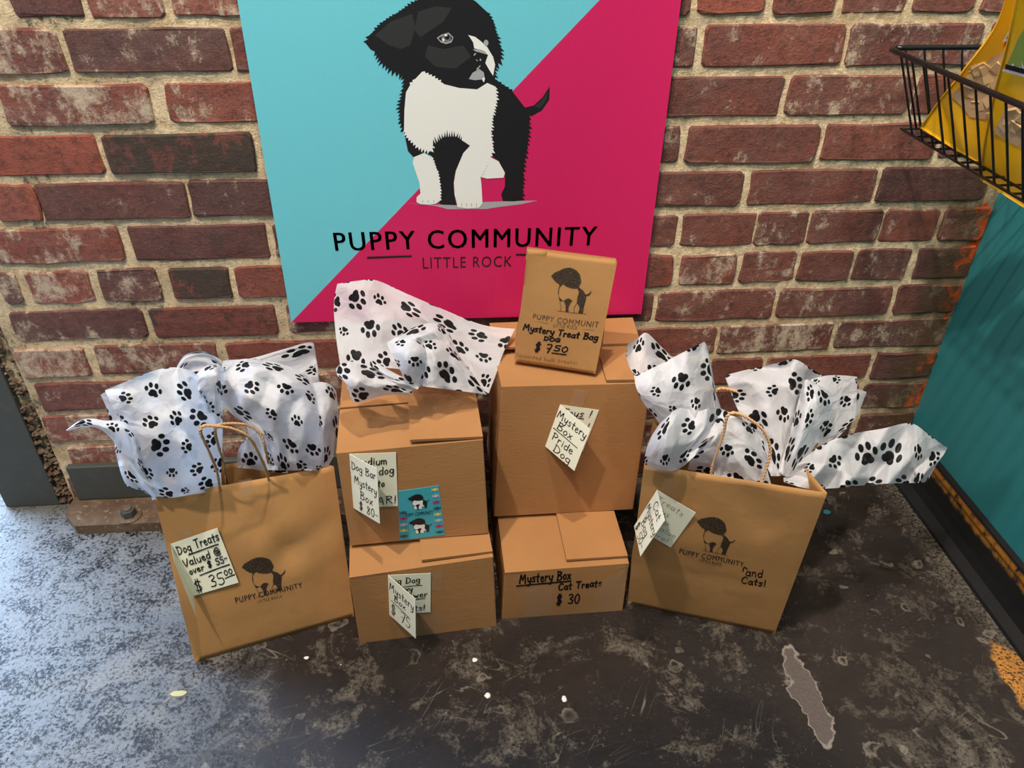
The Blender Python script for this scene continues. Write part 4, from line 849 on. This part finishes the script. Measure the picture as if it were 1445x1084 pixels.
tM = thing('tissue_paper', (-.10, -.22, zM), 'black and white pawprint tissue paper spread over the box with the teal sticker', 'tissue paper', 'pawprint tissue')
sheet(tM, [[(476,401,-.06),(504,396,-.06),(532,396,-.06),(575,415,-.062),(625,437,-.065),(680,458,-.07),(727,464,-.09)],
           [(472,425,-.075),(505,425,-.085),(540,425,-.08),(580,437,-.08),(628,457,-.08),(675,475,-.09),(718,482,-.11)],
           [(472,455,-.10),(508,455,-.105),(545,452,-.11),(585,462,-.10),(630,478,-.105),(670,495,-.12),(708,504,-.13)],
           [(475,485,-.14),(510,485,-.14),(548,485,-.13),(588,490,-.13),(632,502,-.14),(668,515,-.15),(700,528,-.16)],
           [(480,514,-.19),(512,518,-.18),(550,520,-.17),(590,525,-.18),(635,532,-.18),(665,540,-.19),(690,555,-.20)]], 11, amp=.003)
sheet(tM, [[(547,484,-.17),(575,466,-.16),(604,456,-.15),(622,460,-.15),(634,472,-.16)], [(562,500,-.20),(585,482,-.20),(610,478,-.20),(632,486,-.19),(648,500,-.18)],
           [(576,520,-.22),(594,510,-.23),(618,508,-.23),(642,512,-.22),(665,526,-.20)], [(585,542,-.24),(602,545,-.245),(628,549,-.24),(655,553,-.23),(687,557,-.21)]], 12, amp=.005)
sheet(tM, [[(545,484,-.20),(562,480,-.21),(582,478,-.21),(600,486,-.20)], [(552,500,-.23),(568,498,-.25),(590,496,-.25),(608,502,-.23)], [(562,520,-.24),(576,520,-.26),(594,518,-.26),(610,524,-.24)], [(572,540,-.24),(584,546,-.25),(596,546,-.25),(608,540,-.24)]], 13, amp=.006)
sheet(tM, [[(474,520,-.225),(484,512,-.22),(505,511,-.215),(530,520,-.22),(556,528,-.225),(588,538,-.235)], [(476,530,-.25),(488,535,-.26),(508,530,-.26),(532,532,-.26),(558,538,-.26),(584,546,-.26)],
           [(484,536,-.26),(494,550,-.27),(510,549,-.27),(534,546,-.27),(560,548,-.265),(582,553,-.26)], [(490,548,-.262),(499,568,-.268),(518,565,-.265),(540,559,-.262),(562,557,-.258),(580,559,-.255)]], 14, amp=.003)
sheet(tM, [[(524,507,-.24),(545,520,-.245),(568,532,-.25),(592,542,-.25)], [(522,514,-.255),(543,527,-.26),(566,539,-.265),(590,549,-.262)], [(526,520,-.25),(545,531,-.255),(568,543,-.26),(586,551,-.258)]], 15, amp=.0015)

tR = thing('tissue_paper', (.40, -.33, .33), 'black and white pawprint tissue paper bursting out of the right gift bag', 'tissue paper', 'pawprint tissue')
sheet(tR, [[(886,486,-.30),(899,478,-.27),(912,470,-.25),(930,486,-.24),(949,504,-.235)], [(884,505,-.31),(896,500,-.29),(912,496,-.28),(932,505,-.26),(952,514,-.25)], [(892,525,-.32),(905,524,-.31),(920,520,-.30),(938,522,-.28),(956,526,-.27)], [(908,548,-.33),(918,552,-.32),(932,552,-.31),(948,550,-.30),(965,550,-.29)]], 21, amp=.002)
sheet(tR, [[(895,530,-.325),(920,520,-.32),(945,507,-.31),(970,494,-.30),(993,482,-.285)], [(898,548,-.34),(924,543,-.345),(950,532,-.335),(976,520,-.32),(999,508,-.29)], [(908,568,-.345),(932,566,-.355),(956,558,-.345),(982,548,-.33),(1005,538,-.30)],
           [(924,588,-.345),(944,588,-.355),(966,584,-.35),(986,576,-.34),(1008,566,-.31)], [(940,612,-.345),(956,614,-.35),(976,612,-.35),(996,606,-.34),(1014,598,-.32)]], 22, amp=.004)
sheet(tR, [[(993,482,-.285),(997,486,-.28),(1000,500,-.27)], [(1000,515,-.29),(1004,518,-.28),(1006,530,-.265)], [(1005,555,-.30),(1009,552,-.285),(1011,555,-.27)], [(1012,595,-.315),(1016,588,-.30),(1020,585,-.28)]], 23, amp=.0015)
# loop flopping over the bag's rim
sheet(tR, [[(930,600,-.36),(942,588,-.365),(958,576,-.36),(985,580,-.35),(1010,575,-.34),(1030,582,-.33)], [(918,620,-.375),(932,612,-.39),(952,600,-.39),(980,604,-.37),(1004,598,-.36),(1024,600,-.35)],
           [(911,640,-.375),(926,636,-.395),(948,630,-.40),(972,626,-.385),(994,616,-.375),(1014,612,-.36)], [(911,655,-.372),(926,656,-.388),(944,654,-.392),(962,645,-.39),(980,634,-.38),(1000,622,-.37)], [(920,663,-.368),(934,665,-.378),(950,665,-.382),(964,658,-.382),(980,644,-.378),(998,630,-.37)]], 24, amp=.006)
sheet(tR, [[(990,592,-.33),(1012,582,-.32),(1036,588,-.32),(1060,600,-.32),(1078,620,-.33)], [(985,620,-.35),(1008,612,-.35),(1034,616,-.35),(1058,626,-.35),(1082,642,-.35)], [(976,642,-.365),(1002,642,-.365),(1030,645,-.37),(1058,654,-.37),(1084,666,-.37)], [(970,662,-.352),(1000,668,-.36),(1030,674,-.366),(1060,682,-.372),(1090,690,-.38)]], 25, amp=.009)
# tall middle sheets
sheet(tR, [[(1023,530,-.25),(1050,523,-.25),(1076,517,-.25),(1100,511,-.25),(1122,507,-.25),(1142,518,-.23),(1160,530,-.215)], [(1032,556,-.27),(1056,550,-.275),(1080,546,-.28),(1104,540,-.275),(1122,540,-.28),(1138,544,-.25),(1152,548,-.24)],
           [(1046,588,-.29),(1066,584,-.30),(1086,582,-.31),(1106,580,-.30),(1120,582,-.30),(1132,584,-.28),(1144,586,-.27)], [(1066,624,-.31),(1080,622,-.32),(1094,622,-.33),(1108,622,-.33),(1118,622,-.32),(1126,624,-.31),(1136,624,-.30)],
           [(1088,672,-.36),(1095,672,-.36),(1101,672,-.36),(1107,672,-.36),(1112,672,-.36),(1118,670,-.355),(1124,668,-.35)]], 26, amp=.004)
sheet(tR, [[(1145,535,-.235),(1166,530,-.235),(1188,530,-.23),(1209,532,-.23)], [(1145,562,-.26),(1166,560,-.255),(1188,560,-.25),(1209,560,-.24)], [(1140,595,-.29),(1160,596,-.28),(1182,596,-.27),(1206,590,-.26)], [(1128,630,-.32),(1146,632,-.31),(1162,630,-.30),(1184,616,-.28)], [(1110,668,-.35),(1120,668,-.345),(1132,664,-.34),(1150,650,-.33)]], 27, amp=.003)
sheet(tR, [[(1205,548,-.225),(1214,550,-.22),(1223,553,-.215)], [(1204,565,-.235),(1210,568,-.23),(1216,572,-.225)], [(1200,590,-.25),(1205,588,-.245),(1210,588,-.24)]], 28, amp=.001)
sheet(tR, [[(1134,536,-.29),(1142,537,-.295),(1158,545,-.29),(1176,556,-.27)], [(1128,562,-.31),(1142,562,-.325),(1158,566,-.32),(1174,575,-.29)], [(1120,592,-.33),(1134,595,-.35),(1150,598,-.345),(1170,600,-.31)], [(1110,628,-.345),(1120,632,-.365),(1136,632,-.36),(1152,626,-.34)], [(1098,664,-.365),(1106,672,-.375),(1116,672,-.375),(1128,660,-.36)]], 29, amp=.004)
# long sheet reaching to the right
sheet(tR, [[(1108,662,-.36),(1136,642,-.35),(1166,625,-.33),(1202,613,-.32),(1242,605,-.31),(1283,597,-.30),(1310,612,-.30),(1337,632,-.30)],
           [(1108,668,-.37),(1140,652,-.365),(1172,640,-.345),(1208,630,-.335),(1246,625,-.32),(1284,618,-.315),(1308,628,-.31),(1332,641,-.305)],
           [(1106,674,-.375),(1142,666,-.38),(1176,658,-.36),(1210,652,-.345),(1248,648,-.335),(1284,645,-.33),(1306,648,-.325),(1324,652,-.32)],
           [(1106,678,-.38),(1142,680,-.39),(1178,674,-.37),(1212,670,-.355),(1248,668,-.345),(1280,666,-.34),(1300,665,-.335),(1316,666,-.33)],
           [(1106,680,-.385),(1140,690,-.395),(1176,689,-.38),(1212,685,-.37),(1248,683,-.355),(1280,682,-.345),(1296,681,-.34),(1308,680,-.34)]], 30, amp=.005)

# ------------------------------------------------------------------ wire basket with treat pouches
zr_, zb_ = .821, .716; bx0, bx1, by0, by1 = .593, XR-.006, -.08, -.66; ix, iy = .045, .012
bas = thing('wire_basket', (.74, -.37, zb_), 'black wire basket fixed on the teal wall, holding yellow pouches', 'basket')
V, Fc = [], []; cnr = [(bx0, by0), (bx1, by0), (bx1, by1), (bx0, by1)]
ring = [Vector((x, y, zr_)) for x, y in cnr]; loop = []
for i in range(4):
    a, b = ring[i], ring[(i+1) % 4]; d = (b-a).normalized(); loop += [a+d*.012, a+d*.022, b-d*.022, b-d*.012]
loop = loop+[loop[0], loop[1]]; tube_geo(loop, .0034, 8, V, Fc); mesh('rim', V, Fc, M['wire'], bas, smooth=True)
V, Fc = [], []; lo = [Vector((x, y, zb_)) for x, y in ((bx0+ix, by0-iy), (bx1, by0-iy), (bx1, by1+iy), (bx0+ix, by1+iy))]
tube_geo(lo+[lo[0]], .0018, 6, V, Fc); mesh('bottom_frame', V, Fc, M['wire'], bas, smooth=True)
V, Fc = [], []; tube_geo([lo[0]+Vector((.02, -.02, .001)), lo[3]+Vector((.02, .02, .001))], .0016, 6, V, Fc); mesh('bottom_rail', V, Fc, M['wire'], bas, smooth=True)
yy = by0-.004; first = None
ys = []
while yy > by1+.02: yy -= .0285; ys.append(yy)
for y in ys:
    t = (y-by0)/(by1-by0); yb = by0-iy+(by1-by0+2*iy)*t
    V, Fc = tube_geo([(bx0+.001, y, zr_+.002), (bx0+.004, y, zr_-.004), (bx0+ix-.001, yb, zb_+.003), (bx0+ix+.003, yb, zb_-.002), (bx1, yb, zb_-.002)], .0015, 6); mesh('wire', V, Fc, M['wire'], bas, smooth=True)
for i in range(1, 11):
    x = bx0+(bx1-bx0)*i/11; t = i/11; xb = bx0+ix+(bx1-bx0-ix)*t
    V, Fc = tube_geo([(x, by0, zr_+.001), (x, by0-.001, zr_-.006), (xb, by0-iy, zb_)], .0015, 6); mesh('wire', V, Fc, M['wire'], bas, smooth=True)
def pouch(label, net_f, win, extras, seed):
    T = thing('treat_pouch', tuple(at(*net_f[-1][1][:2], 'y', net_f[-1][1][2])), label, 'pouch')
    P = [[at(u, v, 'y', y) for u, v, y in row] for row in net_f]; rows = [catmull(r, 6) for r in P]; K = len(rows[0]); grid = [catmull([r[j] for r in rows], 6) for j in range(K)]; R_ = len(grid[0])
    def Sp(a, b, off=0):
        i = min(max(a, 0), 1)*(K-1); j = (1-min(max(b, 0), 1))*(R_-1); i0, j0 = min(int(i), K-2), min(int(j), R_-2); s, t = i-i0, j-j0
        p = lerp3(lerp3(grid[i0][j0], grid[i0+1][j0], s), lerp3(grid[i0][j0+1], grid[i0+1][j0+1], s), t)
        n = (grid[i0+1][j0]-grid[i0][j0]).cross(grid[i0][j0+1]-grid[i0][j0]).normalized()
        if n.dot(CAM-p) < 0: n = -n
        return p+n*off
    V = []; Fc = []
    th = Vector((.012, .034, .004))
    for k in (0, 1):
        for j in range(R_):
            for i in range(K):
                e = min(1, 3*min(i, K-1-i)/(K-1))*min(1, 3*min(j, R_-1-j)/(R_-1)) ; p = grid[i][j]
                V.append(p+(th*e+Vector((0, .002, 0)) if k else Vector((0, 0, 0))))
    N = R_*K
    for k in (0, 1):
        for j in range(R_-1):
            for i in range(K-1): q = k*N+j*K+i; Fc.append((q, q+1, q+K+1, q+K))
    rg = list(range(K))+[K*(j+1)-1 for j in range(1, R_)]+[N-2-i for i in range(K-1)]+[K*j for j in range(R_-2, 0, -1)]
    for i in range(len(rg)): a, b = rg[i], rg[(i+1) % len(rg)]; Fc.append((a, b, b+N, a+N))
    mesh('pouch_body', V, Fc, M['ypouch'], T, smooth=True)
    print_mesh('treats_behind_film', [win], Sp, M['treatd'], T, .0010, 4)
    rr = random.Random(seed); polys = []
    xs = [p[0] for p in win]; ys_ = [p[1] for p in win]
    V, Fc = [], []
    for _ in range(26):
        a = rr.uniform(min(xs)+.14, max(xs)-.12); b = rr.uniform(min(ys_)+.07, max(ys_)-.07); c = Sp(a, b, -.003); s = rr.uniform(.0055, .0085); o = len(V)
        ex_ = (Sp(a+.05, b)-Sp(a-.05, b)).normalized(); nz_ = (Sp(a, b, 1)-Sp(a, b, 0)).normalized(); ey_ = nz_.cross(ex_); ang_ = rr.uniform(0, 3); tl_a = rr.uniform(-.35, .35)
        e1 = (ex_*math.cos(ang_)+ey_*math.sin(ang_)+nz_*tl_a).normalized(); e2 = nz_.cross(e1).normalized(); e3 = e1.cross(e2)
        V += [c+e1*x*s+e2*y*s*.8+e3*z*s*.7 for z in (-1, 1) for x, y in ((-1, -1), (1, -1), (1, 1), (-1, 1))]; Fc += [tuple(o+i for i in f) for f in HEX]
    tag(mesh('treats', V, Fc, M['treat'], T), kind='stuff')
    for nm, mt, poly in extras: print_mesh(nm, [poly], Sp, M[mt], T, .0016+.0004*(nm != 'red_band')+.0004*(nm == 'dark_lettering'), 4)
    return T, Sp
saw = lambda x0, x1, y0, y1, n: [(x0, y0), (x1, y0)]+[(x1-(x1-x0)*(i+.5*(k))/n, (y1 if k == 0 else y1-.04)) for i in range(n) for k in (0, 1)]
p1, S1 = pouch('yellow treat pouch with a clear window, nearest the brick wall in the wire basket',
      [[(1428,-30,-.30),(1452,-40,-.31),(1480,-40,-.32)], [(1404,40,-.27),(1436,30,-.285),(1470,20,-.30)], [(1358,102,-.23),(1400,100,-.25),(1438,105,-.28)], [(1326,142,-.20),(1366,160,-.22),(1410,190,-.25)], [(1299,181,-.18),(1342,208,-.20),(1386,236,-.22)]],
      [(.12, .32), (.55, .24), (.95, .32), (.95, .56), (.60, .62), (.35, .58)],
      [('red_band', 'red', saw(.40, 1, .78, .66, 5)), ('white_band', 'white', [(.38, .66), (1, .66), (1, .70), (.38, .72)]), ('dark_lettering', 'ink', [(.42, .675), (.9, .672), (.9, .69), (.42, .70)])], 1)
p2, S2 = pouch('yellow treat pouch with a green and white band, beside the first one, nearer the viewer',
      [[(1440,-30,-.36),(1480,-30,-.37),(1540,-30,-.38)], [(1422,60,-.33),(1466,70,-.35),(1530,80,-.37)], [(1404,130,-.30),(1450,145,-.33),(1520,165,-.36)], [(1390,200,-.27),(1436,225,-.31),(1510,260,-.35)], [(1384,255,-.25),(1430,284,-.29),(1500,330,-.33)]],
      [(.15, .32), (.9, .30), (.9, .52), (.30, .50)],
      [('green_band', 'green', [(.12, .66), (1, .66), (1, .90), (.4, .90), (.2, .78)]), ('white_band', 'white', saw(.05, 1, .62, .69, 7)), ('dark_lettering', 'ink', [(.1, .635), (.95, .635), (.95, .66), (.1, .66)])], 2)

# ------------------------------------------------------------------ small things on the floor
def blob(name, c, r, h, mat, label, cat, group=None, seed=0, sy=1.0):
    rr = random.Random(seed); n = 14; V = [Vector((0, 0, 0))]; Fc = []
    R0 = [r*(1+rr.uniform(-.14, .14)) for _ in range(n)]
    for k, (f, z) in enumerate(((1, 0), (.92, h*.6), (.6, h))):
        for i in range(n): a = 2*PI*i/n; V.append(Vector((R0[i]*f*math.cos(a), R0[i]*f*math.sin(a)*sy, z)))
    V = V[1:]+[Vector((0, 0, h*1.05))]
    for k in (0, n):
        for i in range(n): Fc.append((k+i, k+(i+1) % n, k+n+(i+1) % n, k+n+i))
    for i in range(n): Fc.append((2*n+i, 2*n+(i+1) % n, 3*n))
    Fc.append(tuple(range(n-1, -1, -1)))
    me = bpy.data.meshes.new(name); me.from_pydata([tuple(v) for v in V], [], Fc); me.materials.append(mat); me.polygons.foreach_set('use_smooth', [True]*len(me.polygons))
    o = bpy.data.objects.new(name, me); C.objects.link(o); o.location = (c.x, c.y, 0.0005); return tag(o, label, cat, group)
blob('paint_drip', A(432.5, 929, 0), .0042, .0015, M['white'], 'white drip on the floor just right of the left gift bag', 'paint drip', 'white drips on the floor', 1, .7)
blob('paint_drip', A(670, 932, 0), .0042, .0015, M['white'], 'round white drip on the floor in front of the seventy-five dollar box', 'paint drip', 'white drips on the floor', 2)
blob('paint_drip', A(688, 982, 0), .0048, .0015, M['white'], 'round white drip on the floor, nearest the viewer', 'paint drip', 'white drips on the floor', 3)
blob('paint_drip', A(481, 938.5, 0), .0012, .0008, M['white'], 'tiniest white speck on the floor between the left bag and the boxes', 'paint drip', 'white drips on the floor', 4)
blob('paint_drip', A(1167, 723, 0), .0075, .0005, M['teal'], 'teal paint drip on the floor beside the right gift bag', 'paint drip', None, 5, .8)
blob('paint_chip', A(252, 979, 0), .012, .0006, flat('pale_chip', S(176, 166, 120), .7), 'flat yellowish chip on the floor in front of the left gift bag', 'chip', None, 6, .45)
blob('chip_glare', A(796, 987, 0), .004, .0012, M['coro'], 'whitish blob standing in for floor glare in front of the thirty dollar box', 'spot', None, 7, 1.5)  # glare on a floor chip, modelled as a small white blob

# ------------------------------------------------------------------ ceiling lamps (they hold the spots above; the third is added for the pouches)
for i, (x, y, z) in enumerate((KEY, KEY2, POUCH_FILL)):
    T = thing('ceiling_spotlight', (x, y, z), ('round black ceiling spotlight on the left', 'round black ceiling spotlight nearest the brick wall', 'added black ceiling spotlight brightening the pouches, farthest from the brick wall')[i], 'lamp', 'ceiling spotlights')
    V = []; Fc = []; n = 24
    for r_, z_ in ((.05, z+.02), (.055, z+.02), (.055, ZC-.001), (.05, ZC-.001)): V += [(x+r_*math.cos(2*PI*k/n), y+r_*math.sin(2*PI*k/n), z_) for k in range(n)]
    for q in range(4):
        for k in range(n): Fc.append((q*n+k, q*n+(k+1) % n, ((q+1) % 4)*n+(k+1) % n, ((q+1) % 4)*n+k))
    mesh('housing', V, Fc, M['wire'], T, smooth=False)
